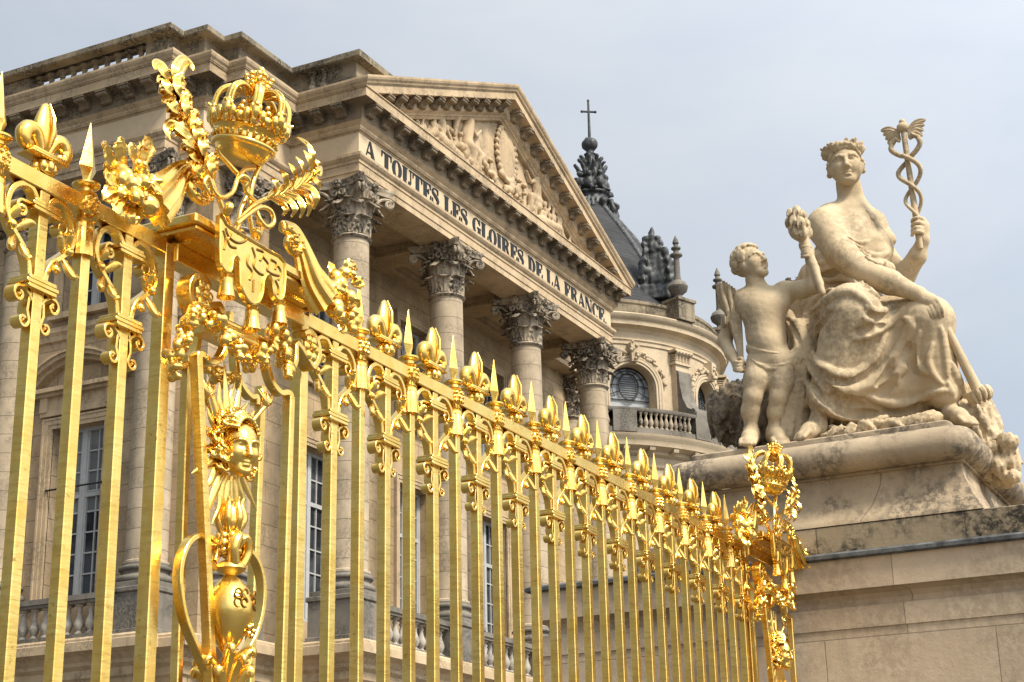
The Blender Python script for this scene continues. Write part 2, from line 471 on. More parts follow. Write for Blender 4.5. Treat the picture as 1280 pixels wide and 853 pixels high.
rp.color_ramp.elements[0].position = .34; rp.color_ramp.elements[0].color = (.70,.77,.87,1)
rp.color_ramp.elements[1].position = .66; rp.color_ramp.elements[1].color = (.87,.91,.95,1)
sc_ = wn('ShaderNodeMix', data_type='RGBA', blend_type='MULTIPLY'); sc_.inputs[0].default_value = 1; sc_.inputs[7].default_value = (CLOUD,CLOUD,CLOUD,1); nt.links.new(rp.outputs[0], sc_.inputs[6])
dt = wn('ShaderNodeVectorMath', operation='DOT_PRODUCT'); nt.links.new(tc.outputs['Generated'], dt.inputs[0])
dt.inputs[1].default_value = (math.cos(SUN_EL)*math.cos(SUN_AZ), math.cos(SUN_EL)*math.sin(SUN_AZ), math.sin(SUN_EL))
gl = wn('ShaderNodeMapRange'); gl.interpolation_type = 'SMOOTHSTEP'; nt.links.new(dt.outputs['Value'], gl.inputs[0])
for i_, v_ in zip((1,2,3,4), (-.2, 1., .92, 3.0)): gl.inputs[i_].default_value = v_
d2 = wn('ShaderNodeVectorMath', operation='DOT_PRODUCT'); nt.links.new(tc.outputs['Generated'], d2.inputs[0]); d2.inputs[1].default_value = (-.84,.44,.30)
dk = wn('ShaderNodeMapRange'); dk.interpolation_type = 'SMOOTHSTEP'; nt.links.new(d2.outputs['Value'], dk.inputs[0])      # unseen dimmer sky behind the camera, added to darken the gold's reflections
for i_, v_ in zip((1,2,3,4), (.25, .95, 1., .38)): dk.inputs[i_].default_value = v_
gm = wn('ShaderNodeMath', operation='MULTIPLY'); nt.links.new(gl.outputs[0], gm.inputs[0]); nt.links.new(dk.outputs[0], gm.inputs[1]); gl = gm
sg_ = wn('ShaderNodeMix', data_type='RGBA', blend_type='MULTIPLY'); sg_.inputs[0].default_value = 1; nt.links.new(sc_.outputs[2], sg_.inputs[6]); nt.links.new(gl.outputs[0], sg_.inputs[7]); sc_ = sg_
mx = wn('ShaderNodeMix', data_type='RGBA'); mx.inputs[0].default_value = .86; nt.links.new(sky.outputs[0], mx.inputs[6]); nt.links.new(sc_.outputs[2], mx.inputs[7])
bg = wn('ShaderNodeBackground'); nt.links.new(mx.outputs[2], bg.inputs[0]); bg.inputs[1].default_value = .10
ow = wn('ShaderNodeOutputWorld'); nt.links.new(bg.outputs[0], ow.inputs[0])
sl = bpy.data.lights.new('sun', 'SUN'); sl.energy = 3.0; sl.angle = math.radians(12); sl.color = (1.,.925,.80)
so = bpy.data.objects.new('sun', sl); COL.objects.link(so); so.location = (0,-20,40)
so.rotation_euler = (-Vector((math.cos(SUN_EL)*math.cos(SUN_AZ), math.cos(SUN_EL)*math.sin(SUN_AZ), math.sin(SUN_EL)))).to_track_quat('-Z', 'Y').to_euler()
vs = scene.view_settings; vs.view_transform = 'Standard'; vs.look = 'None'; vs.exposure = .88; vs.gamma = 1; vs.use_curve_mapping = False
scene.cycles.use_denoising = True; scene.cycles.max_bounces = 6; scene.cycles.diffuse_bounces = 3; scene.cycles.glossy_bounces = 4

# ------------------------------------------------------------------ ground
g = MB(); g.box(-400, 600, -400, 600, -.4, 0)
def cobble():
    t = NT('cobble_paving')
    b = t.n('ShaderNodeTexBrick'); t.l(t.pos, b.inputs['Vector']); b.inputs['Scale'].default_value = 1; b.inputs['Brick Width'].default_value = .2; b.inputs['Row Height'].default_value = .16; b.inputs['Mortar Size'].default_value = .012
    b.inputs['Color1'].default_value = (.085,.077,.066,1); b.inputs['Color2'].default_value = (.062,.056,.049,1); b.inputs['Mortar'].default_value = (.07,.065,.055,1)
    c = t.mix(t.ramp(t.noise(t.pos, .5, 5, .6), .35, .65, .0, .5), b.outputs['Color'], (.10,.09,.075))
    t.set(c, .8); t.bump(b.outputs['Fac'], -.4, .02); return t.m
tag(g.build('ground', cobble()), kind='structure')
# ------------------------------------------------------------------ palace pavilion
pal = thing('palace_pavilion', 'pale limestone palace pavilion with columned portico and inscribed pediment behind the gilded railing', 'palace', (39.5, 26, 0))
F = [(28.4,46),(28.4,23.29),(28.92,23.29),(28.92,22.57),(29.61,22.57),(29.61,22.05),(31.8,22.05),(31.8,20),(47.3,20),(47.3,22.05),(49.5,22.05),(49.5,22.57),(50.2,22.57),(50.2,23.29),(50.7,23.29),(50.7,46)]
def mould_seg(prof, plan, i0, i1):
    """only the runs between plan points i0 and i1, mitred as part of the whole plan"""
    m = MB(); m.mould(plan, prof); k = len(plan); keep = []
    for f in m.f:
        j = min(q % k for q in f)
        if i0 <= j < i1 and max(q % k for q in f) <= i1: keep.append(f)
    us = sorted({q for f in keep for q in f}); ix = {q: i for i, q in enumerate(us)}
    m.v = [m.v[q] for q in us]; m.f = [tuple(ix[q] for q in f) for f in keep]; m.n = len(us); return m
# profile below the frieze and cornice
arch = [(-.95,18.63),(0,18.63),(0,18.80),(.025,18.805),(.025,19.02),(.05,19.025),(.05,19.10),(.09,19.13),(.13,19.19),(.13,19.26),(0,19.27)]
mm = MB(); mm.mould(F, arch); mm.build('architrave', M['trim'], pal)
mm = MB(); mm.mould(F, [(0,19.27),(0,19.86)]); mm.build('frieze', M['frieze'], pal)
corn = [(0,19.86),(.02,19.86),(.02,19.90),(.06,19.90),(.10,19.96),(.10,20.0),(.20,20.10),(.20,20.46),(.26,20.50),(.535,20.51),(.54,20.512),(.54,20.74),(.57,20.745),(.57,20.77),(-.3,20.79)]
mm = MB(); mm.mould(F, corn[:7]); mm.build('bed_moulding', M['trim'], pal)
mm = MB(); mm.mould(F, corn[6:10]); mm.build('soffit', M['sootshade'], pal)
mm = MB(); mm.mould(F, corn[9:]); mm.build('cornice', M['trim'], pal)
cyma = [(.50,20.775),(.585,20.775),(.60,20.82),(.64,20.87),(.66,20.93),(.66,20.985),(-.3,21.0)]
for a_, b_ in ((0,7),(8,15)): mould_seg(cyma, F, a_, b_).build('gutter_moulding', M['trim'], pal)

# modillions: S-scroll brackets under the corona
def modillion():
    m = MB(); pr = [(0,0)]
    pr = [(0,-.02),(.29,-.02),(.31,-.05),(.31,-.10),(.27,-.135),(.22,-.13),(.16,-.15),(.10,-.22),(.05,-.27),(0,-.28)]
    m.prism(pr, ((0,0,0),(0,-1,0),(0,0,1),(1,0,0)), -.13, .13)
    m.prism([(0,0),(.34,0),(.34,-.05),(0,-.05)], ((0,0,0),(0,-1,0),(0,0,1),(1,0,0)), -.16, .16)
    m.tube([(-.14,-.27,-.09),(.14,-.27,-.09)], .055, 10)
    m.tube([(-.14,-.06,-.22),(.14,-.06,-.22)], .06, 10)
    return m.mesh('modillion', M['sootshade'], 40)
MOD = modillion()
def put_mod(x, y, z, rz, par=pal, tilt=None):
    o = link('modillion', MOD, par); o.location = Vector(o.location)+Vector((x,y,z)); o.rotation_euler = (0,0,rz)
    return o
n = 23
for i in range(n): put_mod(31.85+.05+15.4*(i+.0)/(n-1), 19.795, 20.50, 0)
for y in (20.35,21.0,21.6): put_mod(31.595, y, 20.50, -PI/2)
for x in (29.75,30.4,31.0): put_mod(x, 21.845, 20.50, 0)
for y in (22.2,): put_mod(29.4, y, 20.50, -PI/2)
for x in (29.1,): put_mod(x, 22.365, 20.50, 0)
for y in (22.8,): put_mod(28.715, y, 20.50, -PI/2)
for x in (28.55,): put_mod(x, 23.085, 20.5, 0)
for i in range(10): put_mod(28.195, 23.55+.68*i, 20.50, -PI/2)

# pediment: raking cornice, tympanum, relief
XL, XR, XC = 31.8, 47.3, 39.55; SL = .419
def rake(prof, y0, name, mat, parent):
    m = MB(); rings = []
    for o, h in prof:
        e = max(o, 0)
        zl = lambda X: 20.985+h+SL*(X-31.14)
        zr = lambda X: 20.985+h+SL*(47.96-X)
        rings.append([(XL-o, y0-o, zl(XL-o)), (XC, y0-o, zl(XC)), (XR+o, y0-o, zr(XR+o))])
    m.loft(rings, closed=False); return m
pr = [(.66,0),(.66,-.055),(.64,-.11),(.60,-.16),(.585,-.205),(.56,-.21),(.56,-.235),(.535,-.24),(.535,-.46),(.27,-.475),(.194,-.51),(.194,-.80),(.094,-.88),(.094,-.93),(.055,-.95),(.015,-1.02),(-.13,-1.03)]
pm = rake(pr, 20., 0, 0, 0)
m2 = rake([(.66,0),(-1.6,.01)], 20., 0, 0, 0); pm.merge(m2)      # top slabs
ped = pm.build('pediment', M['trim'], pal)
ty = MB(); ty.add([(31.9,20.12,20.78),(47.2,20.12,20.78),(XC,20.12,24.6)], [(0,1,2)]); 
sub('tympanum', ty.mesh('tympanum', M['trim']), ped)
roofm = MB(); roofm.loft([[(31.3,19.5,21.0),(XC,19.5,24.45),(47.8,19.5,21.0)],[(31.3,30,21.0),(XC,30,24.45),(47.8,30,21.0)]], closed=False); sub('pediment_roof', roofm.mesh('pediment_roof', M['lead']), ped)
for i in range(12):
    for sgn in (-1, 1):
        x = XC+sgn*(.45+.66*i)
        if abs(x-XC) > 7.4: continue
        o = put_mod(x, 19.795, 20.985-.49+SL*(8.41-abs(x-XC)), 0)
        o.rotation_euler = (0, 0, 0); o.scale = (1,1,1)
# relief of the tympanum: medallion, two seated figures, fallen figures and trophies
s = SDF((32.6,19.62,20.8),(46.6,20.24,24.0), .034)
Y0 = 20.10
def fig(px, pz, sg, sc, lean):
    """seated relief figure facing the medallion"""
    P = lambda a, b, d=0: (px+sg*a*sc, Y0-.01-d*.6, pz+b*sc)
    s.cap(P(0,.05),P(lean,.75),.17*sc,.20*sc,.05); s.ell(P(lean+.05,1.08,.05),(.115*sc,.13,.15*sc),k=.03)
    s.cap(P(lean,.72,.05),P(lean+.38,.52,.1),.075*sc,.06*sc,.03); s.cap(P(lean+.38,.52,.1),P(lean+.66,.78,.1),.06*sc,.045*sc,.02)
    s.cap(P(lean-.05,.72),P(lean-.30,.35),.075*sc,.06*sc,.03)
    s.cap(P(0,.05,.08),P(.52,.02,.14),.16*sc,.13*sc,.05); s.cap(P(.52,.02,.14),P(.62,-.62,.08),.12*sc,.08*sc,.04)
    s.cap(P(0,-.02),P(.30,-.12,.1),.15*sc,.12*sc,.05); s.cap(P(.30,-.12,.1),P(.24,-.66,.06),.11*sc,.08*sc,.04)
    for q in range(7):
        x0 = -.15+.12*q; s.path([P(x0*.6,.0,.06),P(x0,-.3,.08),P(x0*1.2+.03,-.68,.02)], .035*sc, .02)
    for q in range(3): s.path([P(lean-.15+.1*q,.7,.08),P(-.05+.1*q,.1,.08)], .03*sc, .02)
MX = 40.05
fig(37.6,21.85,1,1.05,.1); fig(42.1,21.8,-1,1.0,.1); fig(36.1,21.45,1,.75,.0); fig(43.6,21.4,-1,.75,.0)
s.path([(37.3,20.05,22.75),(36.95,20.03,22.5),(36.85,20.05,21.9)],[.1,.13,.06],.04); s.path([(42.4,20.05,22.7),(42.8,20.03,22.4),(42.9,20.05,21.9)],[.1,.13,.06],.04)
for q in range(26):       # wreath round the medallion
    a = 2*PI*q/26; s.ell((MX+.62*math.cos(a),20.05,22.62+.86*math.sin(a)),(.10,.08,.09),k=.05)
s.ell((MX,20.06,22.62),(.55,.12,.80),k=.01)
rr = random.Random(5)
for sg in (-1, 1):
    s.cap((39.55+sg*2.6,20.02,21.2),(39.55+sg*3.9,20.02,21.45),.22,.14,.05); s.ell((39.55+sg*2.45,19.98,21.62),(.13,.13,.15))
    s.cap((39.55+sg*3.9,20.02,21.45),(39.55+sg*4.6,20.02,21.0),.13,.08,.04); s.cap((39.55+sg*2.8,20,21.4),(39.55+sg*3.3,20,21.9),.07,.05)
    for q in range(4): s.path([(39.55+sg*(2.7+.3*q),19.98,21.45),(39.55+sg*(3.1+.3*q),19.94,21.15),(39.55+sg*(3.3+.35*q),20,20.9)],.045,.02)
    for q in range(5):
        x = 39.55+sg*(3.4+.62*q); zt = 20.95+.30*(6.6-abs(x-39.55))
        s.path([(x,20.03,20.9),(x+rr.uniform(-.2,.2),20.0,zt+.1)],.05,.02); s.path([(x+.15,20.03,20.95),(x-rr.uniform(-.2,.25),20.0,zt*.6+20.9*.4)],.05,.02)
    for q in range(120):
        x = 39.55+sg*rr.uniform(.15,5.6); zmax = 20.95+.40*(6.1-abs(x-39.55))
        z = rr.uniform(20.95, 20.95+min(1.15,.85*(zmax-20.95)))
        r = rr.uniform(.045,.12); s.ell((x,20.05,z),(r*rr.uniform(.8,1.7),.09,r*rr.uniform(.8,1.5)),k=.025)
sub('tympanum_relief', s.mesh('tympanum_relief', M['trim'], 1), ped)

# inscription: high-contrast roman letters
def letters(text, x0, x1, z0, h, y):
    D = .02; out = []
    m = None
    def poly(pts, x, sc, d=0): m.prism([(x+a*sc*h, z0+b*h) for a, b in pts], ((0,y,0),(1,0,0),(0,0,1),(0,-1,0)), -.01, D+d)
    def rect(a, b, c, d, x, sc, e=0): poly([(a,c),(b,c),(b,d),(a,d)], x, sc, e)
    def ring(cx, cz, rx, rz, ix, iz, a0, a1, x, sc, e=0):
        n = 26
        for i in range(n):
            p, q = a0+(a1-a0)*i/n, a0+(a1-a0)*(i+1)/n
            poly([(cx+rx*math.cos(p),cz+rz*math.sin(p)),(cx+rx*math.cos(q),cz+rz*math.sin(q)),(cx+ix*math.cos(q),cz+iz*math.sin(q)),(cx+ix*math.cos(p),cz+iz*math.sin(p))], x, sc, e)
    W = dict(A=.80,T=.76,O=.74,U=.76,E=.68,S=.60,L=.64,G=.76,I=.38,R=.78,D=.76,F=.64,N=.78,C=.70)
    W[' '] = .34; W['.'] = .26
    tot = sum(W[c]+.06 for c in text); sc = (x1-x0)/(tot*h); x = x0
    for c in text:
        m = MB(); out.append((c, m)); w = W[c]; S = lambda a, b, z, zz, e=0: rect(a, b, z, zz, x, sc, e)
        t = .27
        if c in 'TIERLDFUN':
            if c == 'T': S(w/2-t/2,w/2+t/2,0,1); S(0,w,.93,1,.002); poly([(0,1),(.09,1),(.05,.66),(0,.66)],x,sc,.004); poly([(w,1),(w-.09,1),(w-.05,.66),(w,.66)],x,sc,.004); S(w/2-.24,w/2+.24,0,.05,.002)
            if c == 'I': S(w/2-t/2,w/2+t/2,0,1); S(0,w,.95,1,.002); S(0,w,0,.05,.002)
            if c in 'ELFRD': S(.06,.06+t,0,1); S(0,.06+t+.06,.95,1,.002)
            if c in 'ELFR': S(0,.06+t+.07,0,.05,.002)
            if c in 'EL': S(.1,w,0,.06,.003); poly([(w,0),(w-.12,0),(w-.05,.34),(w,.34)],x,sc,.004)
            if c in 'EF': S(.1,w-.03,.94,1,.003); poly([(w-.03,1),(w-.15,1),(w-.08,.68),(w-.03,.68)],x,sc,.004); S(.2,w-.2,.49,.54,.003); S(w-.27,w-.18,.38,.65,.004)
            if c == 'R': ring(.38,.76,.29,.25,.11,.20,-PI/2,PI/2,x,sc,.003); S(.2,.40,.95,1.0,.004); S(.2,.40,.50,.56,.004); poly([(.36,.54),(.54,.54),(.70,.05),(.80,.05),(.80,0),(.58,0)],x,sc,.005)
            if c == 'D': ring(.32,.5,.42,.5,.18,.45,-PI/2,PI/2,x,sc,.003); S(0,.34,0,.05,.004); S(.2,.34,.95,1,.004)
            if c == 'U': S(.06,.06+t,.25,1); S(w-.13,w-.07,.28,1); S(0,.38,.95,1,.002); S(w-.22,w+.02,.95,1,.002); ring(.375,.28,.315,.28,.11,.22,PI,2*PI,x,sc,.003)
            if c == 'N': S(.06,.11,0,1); S(w-.11,w-.06,0,1); poly([(.02,1),(.26,1),(w-.06,0),(w-.24,0)],x,sc,.003); S(-.02,.18,0,.05,.004); S(w-.2,w+.02,.95,1,.004)
        if c == 'A': poly([(.36,1),(.46,1),(.78,0),(.52,0)],x,sc); poly([(.36,1),(.41,1),(.14,0),(.08,0)],x,sc,.002); S(.17,.6,.30,.35,.003); S(0,.24,0,.05,.004); S(.44,.84,0,.05,.004)
        if c == 'O': ring(.37,.5,.37,.51,.14,.46,0,2*PI,x,sc)
        if c == 'C': ring(.37,.5,.37,.51,.14,.46,PI*.28,PI*1.74,x,sc); poly([(.70,1),(.66,1),(.52,.78),(.70,.64)],x,sc,.003)
        if c == 'G': ring(.37,.5,.37,.51,.14,.46,PI*.28,PI*1.70,x,sc); poly([(.68,1),(.64,1),(.52,.78),(.68,.64)],x,sc,.003); S(.50,.72,.02,.42,.004); S(.42,.78,.40,.45,.005)
        if c == 'S':
            P = cr([(.52,.80),(.44,.95),(.28,.98),(.10,.86),(.10,.68),(.30,.54),(.46,.40),(.52,.24),(.42,.06),(.27,.02),(.10,.08),(.06,.24)], 5)
            k = len(P)
            for i in range(k-1):
                def off(j):
                    d = P[min(j+1,k-1)]-P[max(j-1,0)]; d /= np.linalg.norm(d); q = j/(k-1); wd = .035+.095*math.exp(-((q-.5)/.17)**2)
                    return P[j]+np.array((-d[1],d[0]))*wd, P[j]-np.array((-d[1],d[0]))*wd
                a, b = off(i); cc, dd = off(i+1); poly([a,cc,dd,b],x,sc)
            poly([(.54,1),(.48,1),(.46,.72),(.54,.66)],x,sc,.003); poly([(.03,0),(.09,0),(.11,.28),(.03,.34)],x,sc,.003)
        if c == '.': ring(.12,.09,.10,.09,0,0,0,2*PI,x,sc)
        x += (w+.06)*sc*h
    return out
ins = link('inscription', None, pal)
for c, m in letters('A TOUTES LES GLOIRES DE LA FRANCE.', 32.05, 47.0, 19.325, .47, 20.):
    if m.v: sub('letter', m.mesh('letter', M['black']), ins)

# Corinthian capital and columns
def leaf(m, a, r0, z0, hgt, wid, bend, th=.03):
    """acanthus leaf standing on the bell: lobed, ribbed, tip curling over"""
    nu, nv = 9, 8; top = []; ca, sa = math.cos(a), math.sin(a)
    for side in (0, 1):
        ring = []
        for i in range(nu+1):
            t = i/nu
            if t < .78: z = z0+hgt*t/.78*.97; r = r0+bend*.35*t**2
            else:
                q = (t-.78)/.22*PI*.95; z = z0+hgt*.97+math.sin(q)*hgt*.09-(1-math.cos(q))*hgt*.10; r = r0+bend*.35*.61+(1-math.cos(q))*bend*.42
            lob = 1+.22*math.cos(t*PI*7)
            ww = wid*(.62+.55*math.sin(min(t,.8)/.8*PI*.62))*lob*(1 if t < .8 else 1-(t-.8)*3.1)
            for j in range(nv+1):
                s_ = j/nv*2-1
                rib = .018*math.cos(s_*PI*3.)+.03*(1-s_*s_)
                rr_ = r+rib+(-th if side else 0)
                x = s_*ww*.5
                ring.append((ca*rr_-sa*x, sa*rr_+ca*x, z))
        top.append(ring)
    k = (nv+1); vs = top[0]+top[1]; fs = []; o = (nu+1)*k
    for i in range(nu):
        for j in range(nv):
            q = i*k+j; fs.append((q, q+1, q+k+1, q+k)); fs.append((o+q, o+q+k, o+q+k+1, o+q+1))
        for j in (0, nv):
            q = i*k+j; fs.append((q, q+k, o+q+k, o+q))
    for i in (0, nu):
        for j in range(nv):
            q = i*k+j; fs.append((q, q+1, o+q+1, o+q))
    m.add(vs, fs)
def capital():
    m = MB(); R = .44
    m.lathe([(R,17.16),(R+.05,17.17),(R+.075,17.21),(R+.05,17.25),(R+.01,17.26),(R,17.30),(R-.02,17.7),(R+.02,18.1),(R+.14,18.35),(R+.2,18.43),(R+.2,18.47),(0,18.47)], n=32)
    for i in range(8): leaf(m, i*PI/4+PI/8, R-.0, 17.28, .44, .34, .26)
    for i in range(8): leaf(m, i*PI/4, R-.03, 17.30, .80, .36, .36)
    for i in range(8):
        leaf(m, i*PI/4+PI/8, R-.02, 17.75, .42, .24, .34)
    for q in range(4):          # corner volutes and inner helices
        a = q*PI/2+PI/4; d = V(math.cos(a), math.sin(a), 0)
        for sg in (-1, 1):
            e = V(-d[1], d[0], 0)*sg
            pts = [d*(R+.02)+e*.20+V(0,0,17.95), d*(R+.14)+e*.15+V(0,0,18.2), d*(R+.30)+e*.08+V(0,0,18.36), d*(R+.46)+e*.05+V(0,0,18.38)]
            for t in np.linspace(.0, 1, 10): 
                an = PI/2-t*PI*3.2; rr_ = .115*(1-.72*t); pts.append(d*(R+.50+rr_*math.cos(an))+e*.05+V(0,0,18.265+rr_*math.sin(an)))
            m.tube(cr(pts, 3), .042, 6)
        m.ball(tuple(d*(R+.50)+V(0,0,18.265)), (.05,.05,.05))
        a2 = q*PI/2; d2 = V(math.cos(a2), math.sin(a2), 0)
        for sg in (-1, 1):
            e = V(-d2[1], d2[0], 0)*sg; pts = [d2*(R+.02)+e*.22+V(0,0,17.98)]
            for t in np.linspace(0, 1, 9):
                an = -t*PI*2.4+PI*.2; rr_ = .09*(1-.6*t); pts.append(d2*(R+.20)+e*(.10+rr_*math.cos(an))+V(0,0,18.28+rr_*math.sin(an)))
            m.tube(cr(pts, 3), .032, 6)
        for k in range(6):      # rosette on the abacus
            b = k*PI/3; m.ball(tuple(d2*(R+.26)+V(-d2[1],d2[0],0)*.075*math.cos(b)+V(0,0,18.50+.075*math.sin(b))), (.055,.055,.055), 7, 5)
        m.ball(tuple(d2*(R+.30)+V(0,0,18.5)), .05, 7, 5)
    def ab(sc):
        out = []
        for q in range(4):
            a = q*PI/2; d = V(math.cos(a), math.sin(a)); e = V(-d[1], d[0])
            for t in np.linspace(-1, 1, 9): out.append(tuple(d*(.60+.20*t*t)*sc+e*t*.72*sc))
        return out
    rings = [[(x,y,z) for x,y in ab(c)] for c, z in ((.93,18.44),(.95,18.50),(.97,18.54),(1.0,18.56),(1.02,18.62),(1.0,18.629))]
    m.loft(rings); return m.mesh('capital', M['cap'], 50)
def shaft():
    m = MB(); pr = []
    for i in range(25):
        t = i/24; pr.append((.475-.04*max(0,(t-.25)/.75)**1.5, 8.98+(17.17-8.98)*t))
    m.lathe([(.53,8.90),(.53,8.95),(.50,8.96)]+pr, n=40); return m.mesh('column', M['drum'], 40)
def cbase():
    m = MB(); pr = [(0,8.46)]
    for a in np.linspace(-PI/2, PI/2, 8): pr.append((.56+.085*math.cos(a), 8.545+.085*math.sin(a)))
    pr += [(.545,8.64),(.52,8.68),(.535,8.72),(.56,8.73)]
    for a in np.linspace(-PI/2, PI/2, 7): pr.append((.545+.055*math.cos(a), 8.79+.055*math.sin(a)))
    pr += [(.53,8.86),(.53,8.90),(0,8.90)]
    m.lathe(pr, n=40); m.cbox(-.64,.64,-.64,.64,8.34,8.462,.01); return m.mesh('column_base', M['grey'], 40)
def pedst():
    m = MB(); m.cbox(-.66,.66,-.66,.66,7.29,8.22,.012); m.cbox(-.70,.70,-.70,.70,8.22,8.34,.02); m.cbox(-.70,.70,-.70,.70,7.26,7.42,.02); return m.mesh('column_pedestal', M['grey'])
CAP, SHA, CBA, PED = capital(), shaft(), cbase(), pedst()
for x, y in ((32.3,20.5),(37.13,20.5),(41.97,20.5),(46.8,20.5),(28.95,23.66),(28.95,27.97),(30.55,22.72),(49.75,22.75)):
    o = link('column', SHA, pal); o.location = Vector(o.location)+Vector((x,y,0))
    sub('capital', CAP, o); sub('column_base', CBA, o); sub('column_pedestal', PED, o)

# walls with window openings
def wall_face(m, fr, u0, u1, z0, z1, ops, rev=.42):
    """fr=(origin xy, direction xy, inward xy); openings (a,b,c,d); the face plus the reveals"""
    o, e, n_ = [np.array(q, float) for q in fr]
    P = lambda u, z, d=0.: (*(o+e*u+n_*d), z)
    us = sorted({u0,u1,*[q for a in ops for q in a[:2]]}); zs = sorted({z0,z1,*[q for a in ops for q in a[2:4]]})
    for i in range(len(us)-1):
        for j in range(len(zs)-1):
            cu, cz = (us[i]+us[i+1])/2, (zs[j]+zs[j+1])/2
            if any(a[0] < cu < a[1] and a[2] < cz < a[3] for a in ops): continue
            m.add([P(us[i],zs[j]),P(us[i+1],zs[j]),P(us[i+1],zs[j+1]),P(us[i],zs[j+1])], [(0,1,2,3)])
    for a, b, c, d in ops:
        q = [(a,c),(b,c),(b,d),(a,d)]
        for k in range(4):
            p, r = q[k], q[(k+1) % 4]; m.add([P(*p),P(*r),P(*r,rev),P(*p,rev)], [(0,1,2,3)])
def window(fr, a, b, c, d, dep, cols, rows, blind_rows=0, par=pal, transom=None):
    """painted casement: frame and glazing bars (part), panes (sub-part), pale blind behind upper panes"""
    o, e, n_ = [np.array(q, float) for q in fr]; f = MB()
    def bar(u0,u1,z0,z1,d0,d1):
        vs = [(*(o+e*u+n_*q), z) for u in (u0,u1) for q in (d0,d1) for z in (z0,z1)]
        f.add(vs, [(0,1,3,2),(4,6,7,5),(0,4,5,1),(2,3,7,6),(0,2,6,4),(1,5,7,3)])
    bar(a,a+.09,c,d,dep-.07,dep+.05); bar(b-.09,b,c,d,dep-.07,dep+.05); bar(a+.09,b-.09,c,c+.14,dep-.07,dep+.05); bar(a+.09,b-.09,d-.09,d,dep-.07,dep+.05)
    mid = (a+b)/2; bar(mid-.07,mid+.07,c+.14,d-.09,dep-.075,dep+.05)
    if transom: bar(a+.09,mid-.07,transom-.05,transom+.05,dep-.065,dep+.05); bar(mid+.07,b-.09,transom-.05,transom+.05,dep-.065,dep+.05)
    for h in (0, 1):
        l, r = (a+.09, mid-.07) if h == 0 else (mid+.07, b-.09)
        bar(l,l+.05,c+.14,d-.09,dep-.05,dep+.04); bar(r-.05,r,c+.14,d-.09,dep-.05,dep+.04)
        for q in range(1, cols): u = l+(r-l)*q/cols; bar(u-.018,u+.018,c+.14,d-.09,dep-.03,dep+.03)
        for q in range(1, rows): z = c+.14+(d-c-.23)*q/rows; bar(l+.05,r-.05,z-.018,z+.018,dep-.028,dep+.028)
    w_ = f.build('window', M['win'], par)
    zb = d-(d-c)*blind_rows/rows
    g_ = MB(); Q = lambda u, z: (*(o+e*u+n_*(dep+.01)), z)
    g_.add([Q(a,c),Q(b,c),Q(b,zb),Q(a,zb)], [(0,1,2,3)]); sub('pane', g_.mesh('pane', M['glass']), w_)
    if blind_rows:
        g_ = MB(); g_.add([Q(a,zb),Q(b,zb),Q(b,d),Q(a,d)], [(0,1,2,3)]); sub('pane', g_.mesh('pane', M['blind']), w_)
    return w_
def casing(fr, a, b, c, d, wd, pr, name='window_surround', par=pal, sill=True):
    o, e, n_ = [np.array(q, float) for q in fr]; f = MB()
    def bar(u0,u1,z0,z1,d0,d1):
        vs = [(*(o+e*u+n_*q), z) for u in (u0,u1) for q in (d0,d1) for z in (z0,z1)]
        f.add(vs, [(0,1,3,2),(4,6,7,5),(0,4,5,1),(2,3,7,6),(0,2,6,4),(1,5,7,3)])
    for g0, g1, p_ in ((0,.38,.6),(.38,.8,.8),(.8,1,1.)):
        bar(a-wd*g1,a-wd*g0,c,d+wd*g1,-pr*p_,.02); bar(b+wd*g0,b+wd*g1,c,d+wd*g1,-pr*p_,.02); bar(a-wd*g0,b+wd*g0,d+wd*g0,d+wd*g1,-pr*p_,.02)
    if sill: bar(a-wd*1.2,b+wd*1.2,c-.16,c,-pr*1.8,.02)
    f.build(name, M['trim'], par)
# porch wall
PW = ((31.0,22.95),(1,0),(0,1)); ops = []
for xc in (34.72,39.55,44.38):
    ops += [(xc-31-.85,xc-31+.85,8.30,12.75),(xc-31-.82,xc-31+.82,14.55,17.55)]
wm = MB(); wall_face(wm, PW, 0, 18.5, 7.2, 18.95, ops)
for a in ops:
    low = a[3] < 14
    casing(PW, *a, .24, .10, sill=not low); window(PW, *a, .36, 2, 7 if low else 5, 0, transom=11.4 if low else None)
